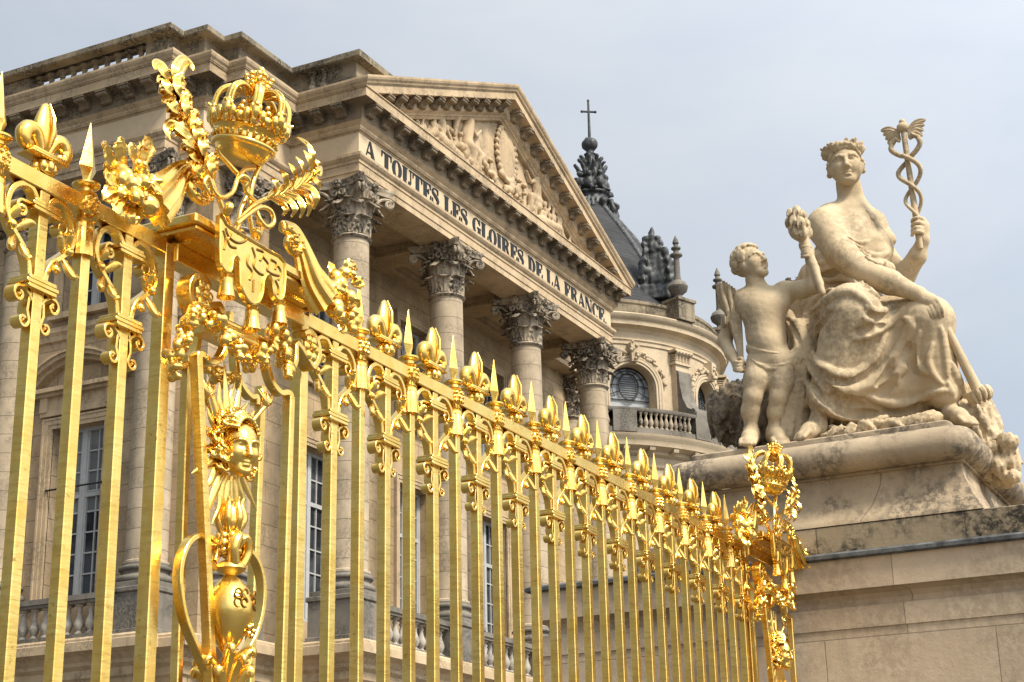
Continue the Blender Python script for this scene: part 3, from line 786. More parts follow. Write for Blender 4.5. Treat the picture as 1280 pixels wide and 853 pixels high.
# faces of the main block beside the portico and the long side wall
for x0, x1, y in ((29.5,31.8,22.62),(47.3,50.2,22.62)): wall_face(wm, ((x0,y),(1,0),(0,1)), 0, x1-x0, 7.2, 18.64, [])
wm.add([(29.5,22.62,7.2),(29.5,23.2,7.2),(29.5,23.2,18.64),(29.5,22.62,18.64)], [(0,1,2,3)])
wm.build('porch_wall', M['ash'], pal)
sw = MB(); SWF = ((29.2,46.),(0,-1),(1,0)); so_ = []
for yc in (26.05,30.4,34.7): so_ += [(46-yc-.80,46-yc+.80,8.40,12.55),(46-yc-.80,46-yc+.80,15.45,17.6)]
wall_face(sw, SWF, 0, 46-22.9, 7.2, 18.64, so_); sw.build('side_wall', M['shade'], pal)
for a in so_:
    low = a[3] < 14
    window(SWF, *a, .30, 2, 8 if low else 4, 4 if low else 0, transom=10.9 if low else None)
    casing(SWF, *a, .26 if low else .22, .12, sill=not low)
    if low:       # segmental pediment on an entablature
        f = MB(); o, e, n_ = [np.array(q, float) for q in SWF]; c = (a[0]+a[1])/2
        T = lambda u, z, d: (*(o+e*(c+u)-n_*d), z)
        for z0, z1, hw, d in ((12.85,13.0,1.12,.16),(13.0,13.32,1.10,.12),(13.32,13.40,1.24,.26),(13.40,13.50,1.36,.36)):
            f.add([T(u,z,q) for u in (-hw,hw) for q in (-.02,d) for z in (z0,z1)], [(0,1,3,2),(4,6,7,5),(0,4,5,1),(2,3,7,6),(0,2,6,4),(1,5,7,3)])
        for g0, g1, d in ((0,.10,.22),(.10,.20,.36),(.20,.26,.42)):
            rings = []
            for t in np.linspace(-1, 1, 25):
                ang = t*.86; R_ = 1.36/math.sin(.86); cz = 13.5-R_*math.cos(.86)
                rings.append([T((R_+g)*math.sin(ang), cz+(R_+g)*math.cos(ang), q) for g, q in ((g0-.0,-.02),(g0,d),(g1,d),(g1,-.02))])
            f.loft(rings)
        for u in (-1.0,1.0): f.add([T(u+x,z,q) for x in (-.11,.11) for q in (-.02,.2) for z in (12.95,13.33)], [(0,1,3,2),(4,6,7,5),(0,4,5,1),(2,3,7,6),(0,2,6,4),(1,5,7,3)])
        f.build('window_pediment', M['trim'], pal)
rb = MB(); rb.tube([(29.12,25.2,11.05),(29.12,26.9,11.05)], .025, 8); rb.build('window_rail', M['iron'], pal)
for y0 in (29.2,):
    f = MB(); f.mould([(28.95+.24,46),(28.95+.24,22.7)], [(0,14.75),(.06,14.78),(.06,14.9),(.12,14.98),(.12,15.1),(0,15.12)]); f.build('string_course', M['trim'], pal)
# porch ceiling, beams
cm = MB(); cm.box(31.9,47.2,20.9,23.2,18.92,19.0)
for x in (32.3,37.13,41.97,46.8): cm.box(x-.465,x+.465,20.955,23.0,18.624,18.915)
cm.box(30.9,48.2,22.5,22.98,18.637,18.90); cm.build('porch_ceiling', M['ash'], pal)
# attic parapet: faces, coping, balustrade on the long side
att = MB(); A0 = [(-.25,20.95),(-.25,21.2),(-.28,21.22),(-.28,21.95),(-.22,21.98)]
cop = [(-.26,21.98),(-.03,22.0),(0,22.03),(0,22.16),(-.05,22.2),(-.85,22.21),(-.85,21.98)]
Fa = [(28.4,24.25)]+F[1:15]
cop2 = [((-.42 if o < -.5 else o), z) for o, z in cop]
for i0_, x0, x1 in ((0,31.8,34.2),(8,44.9,47.3)):
    att = MB(); att.merge(mould_seg(A0, Fa, i0_, i0_+(7 if i0_ == 0 else 6))); att.merge(mould_seg(cop, F, max(1,i0_), 7 if i0_ == 0 else 14)); att.merge(mould_seg(cop2, F, 0, 1) if i0_ == 0 else mould_seg(cop2, F, 14, 15))
    att.box(x0+.25 if x0 < 40 else x0, x1 if x0 < 40 else x1-.25, 20.25, 20.7, 20.95, 21.98); att.box(x0+.02, x1-.02, 20.02, 20.85, 22.01, 22.19)
    if i0_ == 8: att.build('attic_parapet', M['dark'], pal); break
    att0 = att
att = att0
att.box(28.68,29.2,28.0,29.3,20.95,21.97); att.box(28.68,29.2,32.8,34.0,20.95,21.97)
for a, b in ((24.25,28.0),(29.3,32.8)): att.box(28.64,29.04,a+.003,b-.003,20.95,21.22)
att.build('attic_parapet', M['dark'], pal)
def baluster(z0, z1, r, mat):
    h = z1-z0; m = MB()
    m.lathe([(r*.95,0),(r*.95,h*.07),(r*.6,h*.09),(r*.45,h*.13),(r*.75,h*.22),(r,h*.33),(r*.92,h*.43),(r*.5,h*.62),(r*.42,h*.74),(r*.62,h*.80),(r*.45,h*.84),(r*.5,h*.90),(r*.95,h*.93),(r*.95,h)], n=14)
    m.v = [(x,y,z+z0) for x,y,z in m.v]; return m.mesh('baluster', mat, 35)
BA = baluster(21.22,21.98,.135,M['dark'])
rl = MB(); rl.box(28.78,29.0,24.26,27.99,21.93,21.978); ab_ = rl.build('attic_balustrade', M['dark'], pal)
for i in range(10): o = sub('baluster', BA, ab_); o.location = (28.84, 24.52+.36*i, 0)
for i in range(9): o = sub('baluster', BA, ab_); o.location = (28.84, 29.6+.36*i, 0)
for y in (21.55,21.2): o = sub('baluster', BA, ab_); o.location = (32.03, y, 0)
# ledge, rusticated ground storey, balustrades between the column pedestals
led = [(0,6.40),(.06,6.45),(.06,6.62),(.16,6.70),(.16,6.78),(.28,6.90),(.46,6.98),(.46,7.17),(.42,7.19),(.42,7.24),(.36,7.29),(-1.6,7.30)]
lm = MB(); lm.mould(F, led); lm.build('ledge_moulding', M['trim'], pal)
bm_ = MB(); bm_.mould(F, [(0,0),(0,6.40)]); bm_.build('ground_storey_wall', stone('rusticated_stone', LIME, LIME2, stain=.25, joints=(1.5,.62,.028), streak=.15), pal)
BB = baluster(7.45,8.14,.115,stone('baluster_stone', (.43,.385,.32), (.30,.27,.23), stain=.5))
def balus(p0, p1, nb):
    p0 = V(*p0); p1 = V(*p1); d = (p1-p0)/np.linalg.norm(p1-p0); q = V(-d[1], d[0]); m = MB()
    for w_, z0, z1 in ((.20,7.28,7.45),(.17,8.13,8.20),(.21,8.20,8.32)):
        m.add([(*(p+q*s_), z) for p in (p0,p1) for s_ in (-w_,w_) for z in (z0,z1)], [(0,1,3,2),(4,6,7,5),(0,4,5,1),(2,3,7,6),(0,2,6,4),(1,5,7,3)])
    o = m.build('balustrade', M['grey'], pal)
    for i in range(nb):
        b = sub('baluster', BB, o); c = p0+(p1-p0)*(i+.5)/nb; b.location = (c[0], c[1], 0)
balus((33.0,20.3),(36.43,20.3),11); balus((37.83,20.3),(41.27,20.3),11); balus((42.67,20.3),(46.1,20.3),11)
balus((28.6,24.36),(28.6,27.27),9); balus((28.6,28.67),(28.6,32.0),10)
# roof behind the parapets
rf = MB(); rf.box(29.3,50.2,22.9,46,20.9,21.3); rf.build('roof', M['lead'], pal)
# ------------------------------------------------------------------ gilded railing
FD = V(1,.007,0); FD /= np.linalg.norm(FD); FN = V(-FD[1], FD[0], 0); FY, RAILZ = 4.83, 4.79
def fence_base(s): q = FD*s+FN*FY; return (q[0], q[1], 0)
def fence_thing(name, label, cat, s, group):
    o = thing(name, label, cat, fence_base(s), group); del o['_base']; o.rotation_euler = (0,0,math.atan2(FD[1],FD[0])); return o
def fp(px, py, off=0., sc=0.):
    """railing-plane coordinates (along, depth, height) of a measured point standing off in front of the railing"""
    d = _F+_R*(px-640)/_f-_U*(py-426.5)/_f; q = d*((4.8-off)/(d@FN)); return V(q@FD-sc, -off-.03, q[2]+CAMZ)
LOW = .16-RAILZ
def bar_mesh(name, w, top):
    m = MB(); m.cbox(-w/2,w/2,-w/2,w/2,LOW,top,.004); return m.mesh(name, M['goldbar'])
MIDBAR = bar_mesh('bar', .06, -.081); SPBAR = bar_mesh('spear_bar', .058, -.02)
def spear_head():
    m = MB()
    rings = [[(-.012,0,.07),(0,-.012,.07),(.012,0,.07),(0,.012,.07)],[(-.058,0,.155),(0,-.03,.155),(.058,0,.155),(0,.03,.155)],[(-.05,0,.185),(0,-.027,.185),(.05,0,.185),(0,.027,.185)],[(-.002,0,.385),(0,-.002,.385),(.002,0,.385),(0,.002,.385)]]
    m.loft(rings)
    return m.mesh('spear_head', M['gold'])
def spear_knop():
    m = MB(); m.lathe([(.03,-.13),(.045,-.125),(.052,-.115),(.04,-.10),(.036,-.085),(.052,-.07),(.058,-.03),(.05,.0),(.042,.008),(.055,.016),(.05,.024),(.035,.03),(.034,.05),(.055,.055),(.065,.063),(.065,.072),(.045,.08),(.03,.083),(.022,.09),(0,.095)], n=20)
    for i in range(10):
        for j in range(3): 
            a = 2*PI*(i+.5*(j % 2))/10; m.ball((.055*math.cos(a),.055*math.sin(a),-.065+.026*j), .0145, 6, 4)
    return m.mesh('knop', M['goldleaf'], 50)
def tassel(r0=.049, r1=.06, z1=-.13, z0=-.29, n=18):
    m = MB(); rings = []
    for r, z in ((r0*.6,z1+.012),(r0,z1),(r0*1.03,z1-.02),(r0,z1-.026),(r0*1.06,z1-.035),(r1,z0),(r1*.8,z0+.004),(.01,z0+.02)):
        rings.append([(r*(1+.035*(j % 2))*math.cos(PI*j/n), r*(1+.035*(j % 2))*math.sin(PI*j/n), z) for j in range(2*n)])
    m.loft(rings); return m
SPH, KNO, TAS = spear_head(), spear_knop(), tassel().mesh('tassel', M['gold'], 30)
def fleur():
    m = MB()
    # base knob with leaves, stepped plate
    m.lathe([(.03,0),(.05,.008),(.055,.03),(.04,.055),(.035,.07)], n=16)
    for i in range(8): a = i*PI/4; m.ball((.045*math.cos(a),.045*math.sin(a),.035), (.022,.022,.03), 7, 5)
    m.cbox(-.115,.115,-.05,.05,.075,.088,.003); m.cbox(-.10,.10,-.044,.044,.0885,.104,.003)
    # centre petal: plump pointed bud with a keel
    rings = []
    for t in np.linspace(0, 1, 15):
        w = .020+.046*math.sin(PI*min(1,t**.85))**1.1*(1-.12*t); w = max(w*(1 if t < .97 else .4), .003) if t < 1 else .002
        z = .10+.262*t; rings.append([(w*math.cos(a)*(1+.10*abs(math.cos(a))**6), .62*w*math.sin(a)*(1-.16*abs(math.sin(a))**8*0), z) for a in np.linspace(0, 2*PI, 16, endpoint=False)])
    m.loft(rings)
    m.tube([(0,-.03,.13),(0,-.052,.20),(0,-.05,.27),(0,-.02,.35)], [.008,.011,.010,.004], 6)
    for sg in (-1, 1):      # side petals: sweep up, out and curl down
        P = cr([(sg*.02,0,.105),(sg*.032,0,.145),(sg*.060,0,.188),(sg*.100,0,.196),(sg*.128,0,.165),(sg*.122,0,.128),(sg*.096,0,.120),(sg*.088,0,.138)], 4)
        k = len(P); R = [.014+.020*math.sin(PI*(i/(k-1))**.9)+.005 for i in range(k)]; R[-1] = .012
        m.tube(P, R, 10, up=(0,1,0))
        
    return m.mesh('fleur_de_lis', M['gold'], 55)
def bracket():
    m = MB()
    pl = MB()
    for z, w in ((-.185,.085),(-.165,.095),(-.15,.082)): m.cbox(-w,w,-.052,.052,z-.009,z+.010,.003)
    for z, w in ((-.548,.090),(-.527,.102),(-.508,.088)): m.cbox(-w,w,-.058,.058,z-.010,z+.0105,.003)
    for sg in (-1, 1):
        X = lambda *pts: [(sg*a, 0, b) for a, b in pts]
        # arch and stem of the lyre
        m.strap(cr(X((.035,-.155),(.045,-.12),(.085,-.086),(.14,-.092),(.19,-.13),(.215,-.19),(.212,-.25),(.185,-.30),(.135,-.345),(.09,-.385),(.06,-.44),(.047,-.50)), 5), .05, .026)
        # scroll under the upper band
        sp = [(.085,-.165),(.14,-.168)]+spiral((.128,-.207),.040,.014,PI*.35,-PI*1.45,14); m.strap(X(*sp), .055, .014)
        # lower pair of scrolls
        sp = [(.03,-.60),(.05,-.575),(.085,-.553)]+spiral((.108,-.592),.039,.013,PI*.55,-PI*1.5,16); m.strap(X(*sp), .06, .014)
        sp = [(.034,-.555),(.046,-.60),(.052,-.65)]+spiral((.070,-.698),.034,.012,PI*.9,PI*2.75,16); m.strap(X(*sp), .056, .014)
        m.ball((sg*.105,0,-.592), (.014,.034,.014), 8, 5); m.ball((sg*.070,0,-.698), (.012,.03,.012), 8, 5)
        # acanthus sprigs on the stem
        for a0, b0, dx, dz, c in ((.165,-.315,-.06,.06,1),(.15,-.335,.05,-.10,1),(.20,-.28,-.035,.075,1),(.12,-.36,-.025,-.08,1)):
            P = cr([(sg*a0,-.012,b0),(sg*(a0+dx*.5),-.022,b0+dz*.35),(sg*(a0+dx),-.04,b0+dz*.8),(sg*(a0+dx*1.5),-.055,b0+dz*.75)],4)
            k = len(P); m.tube(P, [.006+.017*math.sin(PI*i/(k-1)) for i in range(k)], 8, up=(0,1,0), flat=.8)
        m.ball((sg*.185,-.02,-.30), (.024,.026,.024), 8, 6)
    return m.mesh('scroll_bracket', M['gold'], 40)
FLE, BRA = fleur(), bracket()
def at(name, me, par, x, z=RAILZ):
    o = sub(name, me, par); o.location = (x,0,z); return o
def fence(label, s0, s1, spears, mids, nofleur=()):
    sc = (s0+s1)/2; T = fence_thing('gilded_fence', label, 'fence', sc, 'gilded fence sections')
    r = MB(); r.cbox(s0-sc,s1-sc,-.035,.035,RAILZ-.08,RAILZ,.004); sub('top_rail', r.mesh('top_rail', M['gold']), T)
    r = MB(); r.cbox(s0-sc,s1-sc,-.03,.03,.10,.16,.004); sub('bottom_rail', r.mesh('bottom_rail', M['gold']), T)
    rj = random.Random(int(s0*10)); J = lambda o, z, t: setattr(o, 'rotation_euler', (math.radians(rj.uniform(-t,t)), math.radians(rj.uniform(-t,t)), math.radians(rj.uniform(-z,z))))
    for s_ in spears:
        b = at('spear_bar', SPBAR, T, s_-sc); J(b, 2.2, .10)
        for nm, me in (('spear_head',SPH),('knop',KNO),('tassel',TAS)): J(sub(nm, me, b), 14 if nm != 'spear_head' else 5, .5)
    for s_ in mids:
        b = at('bar', MIDBAR, T, s_-sc); J(b, 2.2, .10); J(sub('scroll_bracket', BRA, b), 1.2, .5)
        if not any(abs(s_-q) < .05 for q in nofleur): J(sub('fleur_de_lis', FLE, b), 5, 1.6)
    return T
SP0, DS = 7.822, .5785
fence('gilded railing section at the left edge, in front of the segmental-arched window', 2.4, 5.99, [5.43-DS*k for k in range(6)], [5.719-DS*k for k in range(6)], (5.719,))
fence('long gilded railing of spears and fleurs-de-lis running from the sun-face pilaster to the statue pedestal', 7.24, 14.72, [SP0+DS*k for k in range(12)], [SP0-DS/2+DS*k for k in range(13)], (SP0-DS/2,SP0+DS*11.5))

# ------------------------------------------------------------------ a head with a face, used by the sun mask and the statues
def head(S, c, A, h, k=.02, ears=True, full=True, open_=0.):
    """c centre, A rows = (side, forward, up), h chin-to-crown height"""
    A = np.array(A, float); P = lambda x, y, z: np.array(c)+h*(A[0]*x+A[1]*y+A[2]*z); E = lambda p, r, kk=k, cut=False: S.ell(P(*p), [q*h for q in r], A, kk*h/.4, cut)
    C = lambda a, b, ra, rb=None, kk=k, cut=False: S.cap(P(*a), P(*b), ra*h, (rb if rb else ra)*h, kk*h/.4, cut)
    PT = lambda pts, r, kk, cut=False: S.path([P(*q) for q in pts], [q*h for q in r] if isinstance(r, (list, tuple)) else r*h, kk*h, cut)
    if full: E((0,-.10,.12),(.345,.42,.385))
    E((0,.06,-.08),(.295,.33,.40),.05)
    for s in (-1, 1):
        C((s*.25,.0,-.14),(s*.07,.27,-.40),.085,.075,.05); E((s*.165,.235,-.12),(.10,.10,.10),.06)
    E((0,.285,-.415),(.105,.085,.085),.04)
    for s in (-1, 1): S.ell(P(s*.14,.415,.028), (.105*h,.085*h,.058*h), A, .03*h, True)
    for s in (-1, 1):
        PT([(s*.03,.37,.085),(s*.10,.372,.115),(s*.18,.335,.118),(s*.26,.25,.07)], [.03,.034,.032,.026], .03)
        S.ell(P(s*.138,.288,.018), (.078*h,.066*h,.052*h), A, .004*h)
        PT([(s*.052,.33,.010),(s*.095,.352,.047),(s*.155,.348,.056),(s*.225,.29,.012)], [.012,.016,.017,.012], .008)
        PT([(s*.055,.33,.0),(s*.11,.345,-.022),(s*.165,.335,-.022),(s*.22,.29,.008)], [.008,.011,.011,.008], .008)
        E((s*.050,.405,-.155),(.036,.045,.032),.012)
        if ears: E((s*.345,-.02,-.03),(.04,.085,.12),.015)
    C((0,.365,.09),(0,.475,-.13),.036,.047,.022); E((0,.478,-.145),(.042,.036,.036),.02)
    C((0,.35,-.30),(0,.33,-.20),.04,.035,.03)
    PT([(-.105,.318,-.272),(-.045,.372,-.250),(0,.384,-.257),(.045,.372,-.250),(.105,.318,-.272)], [.012,.020,.020,.020,.012], .012)
    PT([(-.085,.328,-.302),(-.03,.374,-.322),(.03,.374,-.322),(.085,.328,-.302)], [.014,.026,.026,.014], .012)
    PT([(-.11,.330,-.282),(-.05,.388,-.280),(0,.402,-.284),(.05,.388,-.280),(.11,.330,-.282)], .011+open_, .004, True)
    S.ell(P(0,.385,-.362), (.07*h,.03*h,.022*h), A, .03*h, True)
    for s in (-1, 1): S.ell(P(s*.028,.455,-.186), (.014*h,.02*h,.012*h), A, .006*h, True)

# ------------------------------------------------------------------ crowned openwork pilaster
SC = 6.615
def q3(x, y, off=0.): return fp(x, y, off, SC)
pil = fence_thing('gilded_pilaster', 'tall gilded pilaster with a sun-face mask below a leaning crown between two palm branches', 'pilaster', SC, 'crowned gilded pilasters')
PP = lambda name, m, sm=40, mat='gold': sub(name, m.mesh(name, M[mat], sm), pil)
for x in (-.595, .595):
    m = MB(); m.cbox(x-.036,x+.036,-.036,.036,.10,RAILZ-.02,.004); PP('post', m, None, 'goldbar')
# tapered inner frame, four legs with curved shoulders
def leg(a, b, off, w, d):
    p, q = q3(*a, off), q3(*b, off); dr = (q-p)/(p[2]-q[2]); q = p+dr*(p[2]-.16)
    m = MB(); m.strap([p, (p+q)/2, q], d, w, (0,1,0)); return m
for a, b, off, w, d in (((245,446),(263,853),.10,.042,.055),((361,497),(350,853),.10,.042,.055),((234,446),(220,853),-.07,.040,.05),((326,484),(311,853),-.07,.04,.05)):
    PP('frame_leg', leg(a, b, off, w, d), None, 'goldbar')
L, R_ = q3(245,446,.10), q3(361,497,.10); z0 = (L[2]+R_[2])/2; cx = (L[0]+R_[0])/2; hw = (R_[0]-L[0])/2
for sg in (-1, 1):
    m = MB(); X = lambda *p: [(cx+sg*a*hw, -.13, z0+b) for a, b in p]
    m.strap(cr(X((1.0,-.03),(.99,.01),(.90,.015),(.75,.0),(.58,.03),(.46,.10),(.40,.19),(.38,.30)),5), .05, .034)
    X2 = lambda *p: [(cx-.02+sg*a*hw, .04, z0+b) for a, b in p]
    m.strap(cr(X2((.9,-.03),(.88,.01),(.75,.0),(.55,.04),(.42,.12),(.38,.28)),5), .05, .03); PP('frame_head', m)
# entablature block: beam, cove, slab
m = MB()
m.cbox(-.56,.56,-.05,.05,RAILZ-.10,RAILZ-.005,.004)
zs = q3(244.5,264.5,.20)[2]; xl = q3(244.5,264.5,.20)[0]
rings = []
for g, z in ((.0,RAILZ-.005),(.015,RAILZ+.03),(.05,RAILZ+.07),(.10,RAILZ+.10),(.105,zs-.075)):
    rings.append([(sx*(abs(xl)-.14+g), sy, z) for sx, sy in ((-1,-.10-g),(1,-.10-g),(1,.06+g*.5),(-1,.06+g*.5))])
m.loft(rings)
m.cbox(xl+.03,-xl-.03,-.215,.10,zs-.074,zs-.052,.004); m.cbox(xl,-xl,-.235,.12,zs-.0515,zs,.008)
for sg in (-1, 1): m.strap(cr([(sg*.565,0,RAILZ-.02),(sg*.50,0,RAILZ+.0),(sg*.42,0,RAILZ+.05),(sg*.40,0,RAILZ+.12)],5), .08, .03)
PP('entablature', m, 35)
# C-scrolls, moulded transom
m = MB()
for sg in (-1, 1):
    sp = spiral((-.385*sg*-1,0),0,0,0,0,2)
    c0 = q3(246,368,.08); cz = c0[2]; cxx = abs(c0[0])
    pts = [(sg*(cxx+a), -.11, cz+b) for a, b in spiral((0,0),.045,.10,PI*1.6+ -PI*1.5,-PI*1.62+PI*0,6)]
    arc = [(sg*(cxx+r*math.cos(t)), -.11, cz+r*math.sin(t)) for t, r in zip(np.linspace(-PI*.75+2*PI*0-PI*.5, -PI*.75-PI*.5-PI*1.15, 18), np.linspace(.075,.105,18))]
    arc += [(sg*(cxx-.13), -.12, cz-.02), (sg*(cxx-.155), -.13, cz-.12), (sg*(cxx-.19), -.14, cz-.17)]
    m.strap(cr(arc, 3), .085, .032)
    for a in range(6):
        an = a*PI/3; m.ball((sg*cxx+.045*math.cos(an), -.15, cz+.05*math.sin(an)-.01), (.026,.02,.03), 7, 5)
    m.ball((sg*cxx,-.165,cz-.01), .022, 8, 6)
t0 = q3(263,404,.12); t1 = q3(331,438,.12); zt = (t0[2]+t1[2])/2; ht = (t1[0]-t0[0])/2; ctx = (t0[0]+t1[0])/2
for dz, r in ((.0,.030),(.04,.022)): m.tube([(ctx-ht,-.15,zt+dz),(ctx+ht,-.15,zt+dz)], r, 12)
m.cbox(ctx-ht*.9,ctx+ht*.9,-.14,-.02,zt-.03,zt+.06,.005)
PP('scroll_transom', m)
# lambrequin with chased ornament and tassels
OUT = [(277,268),(276,290),(276,325),(279,335),(285.6,341),(290,336),(291.5,324),(296,320),(300.5,329),(301,353),(305,366),(311,376),(318,380),(325,376),(329,365),(330,352),(333,345),(337,344),(341,352),(343,367),(347,374),(352,374),(355.5,366),(356.5,328),(340,315.5),(318,302),(296,289),(284,280)]
pts = [q3(x, y, .26) for x, y in OUT]
cr2 = [(p[0],p[2]) for p in pts]
m = MB(); m.prism(cr2, ((0,0,0),(1,0,0),(0,0,1),(0,-1,0)), .255, .285)
yb = -.285
border = [(x,yb,z) for x, z in cr2]; m.tube([(x,yb,z) for x, z in cr([(x,z) for x,z in cr2],2,True)], .010, 6, closed=True)
P_ = lambda *a: [q3(x, y, .26)*V(1,0,1)+V(0,yb+.002,0) for x, y in a]; mch = MB()
for pth in (((283,285),(287,296),(296,303),(304,303),(309,298),(304,290),(298,292)),((290,292),(286,300),(289,308),(296,310)),((316,309),(320,322),(318,333),(324,341),(330,344)),((312,318),(310,330),(316,340),(313,350)),((330,322),(336,330),(335,338),(342,343),(350,345)),((340,325),(346,329),(345,337)),((280,288),(283,300),(281,312)),((318,350),(317,365)),((345,350),(349,360),(348,368)),((322,312),(330,316),(326,326)),((348,332),(352,340),(349,350))):
    mch.tube(cr(P_(*pth),5), .0085, 6)
m.tube(cr([q3(277,268,.26)+V(.0,-.02,0),q3(276,262,.26)+V(0,-.05,0),q3(280,259,.26)+V(0,-.03,0),q3(283,265,.26)],5), .022, 8)
lam = PP('lambrequin', m, 50, 'goldleaf'); sub('chased_ornament', mch.mesh('chased_ornament', M['golddark'], 50), lam)
for x, y in ((283.5,342),(315,383),(349,377)):
    p = q3(x, y, .24); t = tassel(.032,.045,-.03,-.125,14); t.v = [(a+p[0],b+p[1],c+p[2]) for a,b,c in t.v]
    t.lathe([(.012,p[2]+.02),(.022,p[2]+.008),(.034,p[2]-.002),(.024,p[2]-.014),(.036,p[2]-.024),(.02,p[2]-.035)], (p[0],p[1],0), 12); PP('tassel', t, 30)
# crown
def crown():
    m = MB()
    m.lathe([(.02,-.10),(.06,-.105),(.115,-.085),(.14,-.05),(.15,-.03)], n=28)
    m.lathe([(.145,-.035),(.165,-.03),(.172,-.018),(.165,-.005),(.158,.0),(.162,.045),(.170,.05),(.180,.06),(.172,.072),(.16,.075),(.15,.05),(.145,-.03)], n=36)
    for i in range(26):
        a = 2*PI*i/26; 
        if i % 2: m.ball((.166*math.cos(a),.166*math.sin(a),.022), (.014,.014,.012), 7, 5)
        else: m.ball((.165*math.cos(a),.165*math.sin(a),.022), (.008,.008,.017), 6, 4)
    for i in range(8):
        a = 2*PI*i/8; d = V(math.cos(a), math.sin(a), 0); e = V(-d[1], d[0], 0); Z = V(0,0,1)
        for u, w, r in ((0,.128,.036),(-.040,.108,.027),(.040,.108,.027),(0,.16,.024),(0,.09,.030),(-.02,.15,.016),(.02,.15,.016)): m.ball(tuple(d*(.182+.012*(w>.1))+e*u+Z*w), (r*.8,r*.8,r*1.25), 8, 6)
        m.tube([d*.165+Z*.07, d*.18+Z*.1, d*.20+Z*.15, d*.225+Z*.165], [.018,.02,.016,.008], 7)
        b = a+PI/8; d2 = V(math.cos(b), math.sin(b), 0); m.ball(tuple(d2*.178+Z*.095), .030, 8, 6); m.ball(tuple(d2*.18+Z*.135), .020, 7, 5); m.ball(tuple(d2*.165+Z*.17), .014, 7, 5)
        P = cr([d*.17+Z*.09, d*.19+Z*.17, d*.175+Z*.245, d*.12+Z*.285, d*.06+Z*.275, d*.025+Z*.25], 5)
        m.strap(P, .048, .020, e); m.strap(P+Z*.006+d*.006, .016, .022, e)
        for t in range(2, 22, 3): m.ball(tuple(P[t]+d*.006+Z*.008), .012, 7, 5)
    m.lathe([(.03,.22),(.045,.235),(.045,.26),(.035,.275),(.04,.29),(.05,.30),(.04,.315),(.03,.32)], n=16)
    rr = random.Random(3)
    for i in range(6):
        a = i*PI/3
        for k_ in range(3): m.ball((( .048+.01*k_)*math.cos(a),(.048+.01*k_)*math.sin(a),.325+.022*k_), .021-.003*k_, 7, 5)
    for i in range(7): a = i*2*PI/7; m.ball((.028*math.cos(a),.028*math.sin(a),.385), .019, 7, 5)
    m.ball((0,0,.41), .024, 8, 6); m.ball((0,0,.36), .04, 8, 6)
    return m
m = crown(); cc = q3(305,181,.16); RX = Matrix.Rotation(math.radians(13), 4, 'X')
m.v = [tuple(RX @ Vector(v)+Vector(cc)) for v in m.v]; PP('crown', m, 60, 'goldleaf')
# crown supports: twisted stems and ribbons
m = MB()
for pth, r in ((((297,285,.2),(301,262,.2),(309,240,.2),(300,222,.2),(286,206,.18),(272,190,.18),(276,182,.2)),.014),(((318,300,.2),(312,272,.2),(313,250,.2),(316,228,.2),(326,205,.2),(333,196,.2)),.014),
    (((262,225,.24),(268,240,.24),(278,247,.25),(291,240,.25),(297,224,.24),(305,213,.22),(318,211,.2)),.012),(((263,226,.22),(259,221,.22),(255,230,.22),(262,243,.22)),.012),
    (((296,280,.27),(316,264,.27),(328,259,.27),(339,265,.27),(342,278,.27),(334,284,.27),(325,275,.26),(320,262,.25)),.013),(((296,226,.24),(304,220,.26),(311,226,.26),(306,236,.24),(313,246,.24),(326,258,.22)),.012),
    (((322,300,.2),(325,292,.22),(327,284,.2),(320,276,.18)),.012)):
    m.tube(cr([q3(*p) for p in pth], 6), r, 8)
for x, y in ((321,290),(300,292),(303,222)): m.ball(tuple(q3(x,y,.22)), .026, 9, 6)
PP('ribbon_stems', m, 60)
# palm branches
def frond(stem, leaves, off, w0=.022, lw=1.):
    m = MB(); P = cr([q3(x, y, off) for x, y in stem], 6); k = len(P)
    m.tube(P, [w0*(1-.55*i/(k-1)) for i in range(k)], 8, up=(0,1,0), flat=.8)
    for j, lf in enumerate(leaves):
        o2 = off+.025*((j*7) % 3-1); rr_ = random.Random(j)
        Q = cr([q3(x, y, o2+.03*i*(1 if i < 3 else .3)) for i, (x, y) in enumerate(lf)], 6); n_ = len(Q)
        W_ = [max(lw*.050*math.sin(PI*min(1,(i/(n_-1))**.95*.93+.05))**.85, .004) for i in range(n_)]
        m.blade(Q, W_, .012, (rr_.uniform(-.35,-.1),-1,rr_.uniform(.0,.3)), .38)
    return m
def plume(stem, ts, ln, ou, sides=(-1,1), hook=5.):
    """outlines of leaves that hug a stem and turn out at the tip"""
    P = cr(stem, 10); k = len(P); out = []
    for j, t in enumerate(ts):
        i = min(int(t*(k-1)), k-2); p = P[i]; d = P[min(i+6,k-1)]-P[max(i-2,0)]; d = d/np.linalg.norm(d); n_ = np.array((d[1],-d[0]))
        for s_ in sides:
            L = ln*(1.12-.35*t)*(1+.12*math.sin(j*2.3+s_)); o = ou*(1.1-.4*t)
            out.append([p, p+d*L*.3+n_*s_*o*.42, p+d*L*.62+n_*s_*o*.80, p+d*L*.88+n_*s_*o*1.05, p+d*L+n_*s_*(o*1.05+hook), p+d*L*.97+n_*s_*(o*1.05+hook*1.7)])
    return [[tuple(q) for q in lf] for lf in out]
st = [(292,294),(281,268),(270,240),(257,208),(245,180),(234,152),(226,134),(221,120)]
left = frond(st, [[(223,130),(219,106),(222,88),(230,77),(238,80),(241,88)],[(223,128),(214,106),(207,90),(201,82),(195,81),(194,87)],[(258,208),(244,182),(230,164),(216,156),(209,163),(212,174)]]+plume(st, (.34,.44,.53,.61,.69,.76,.83,.90,.96), 34, 11), .16, .020, .78)
PP('palm_branch', left, 45, 'goldleaf')
st = [(294,289),(305,270),(320,255),(340,246),(360,239),(376,231),(386,222)]
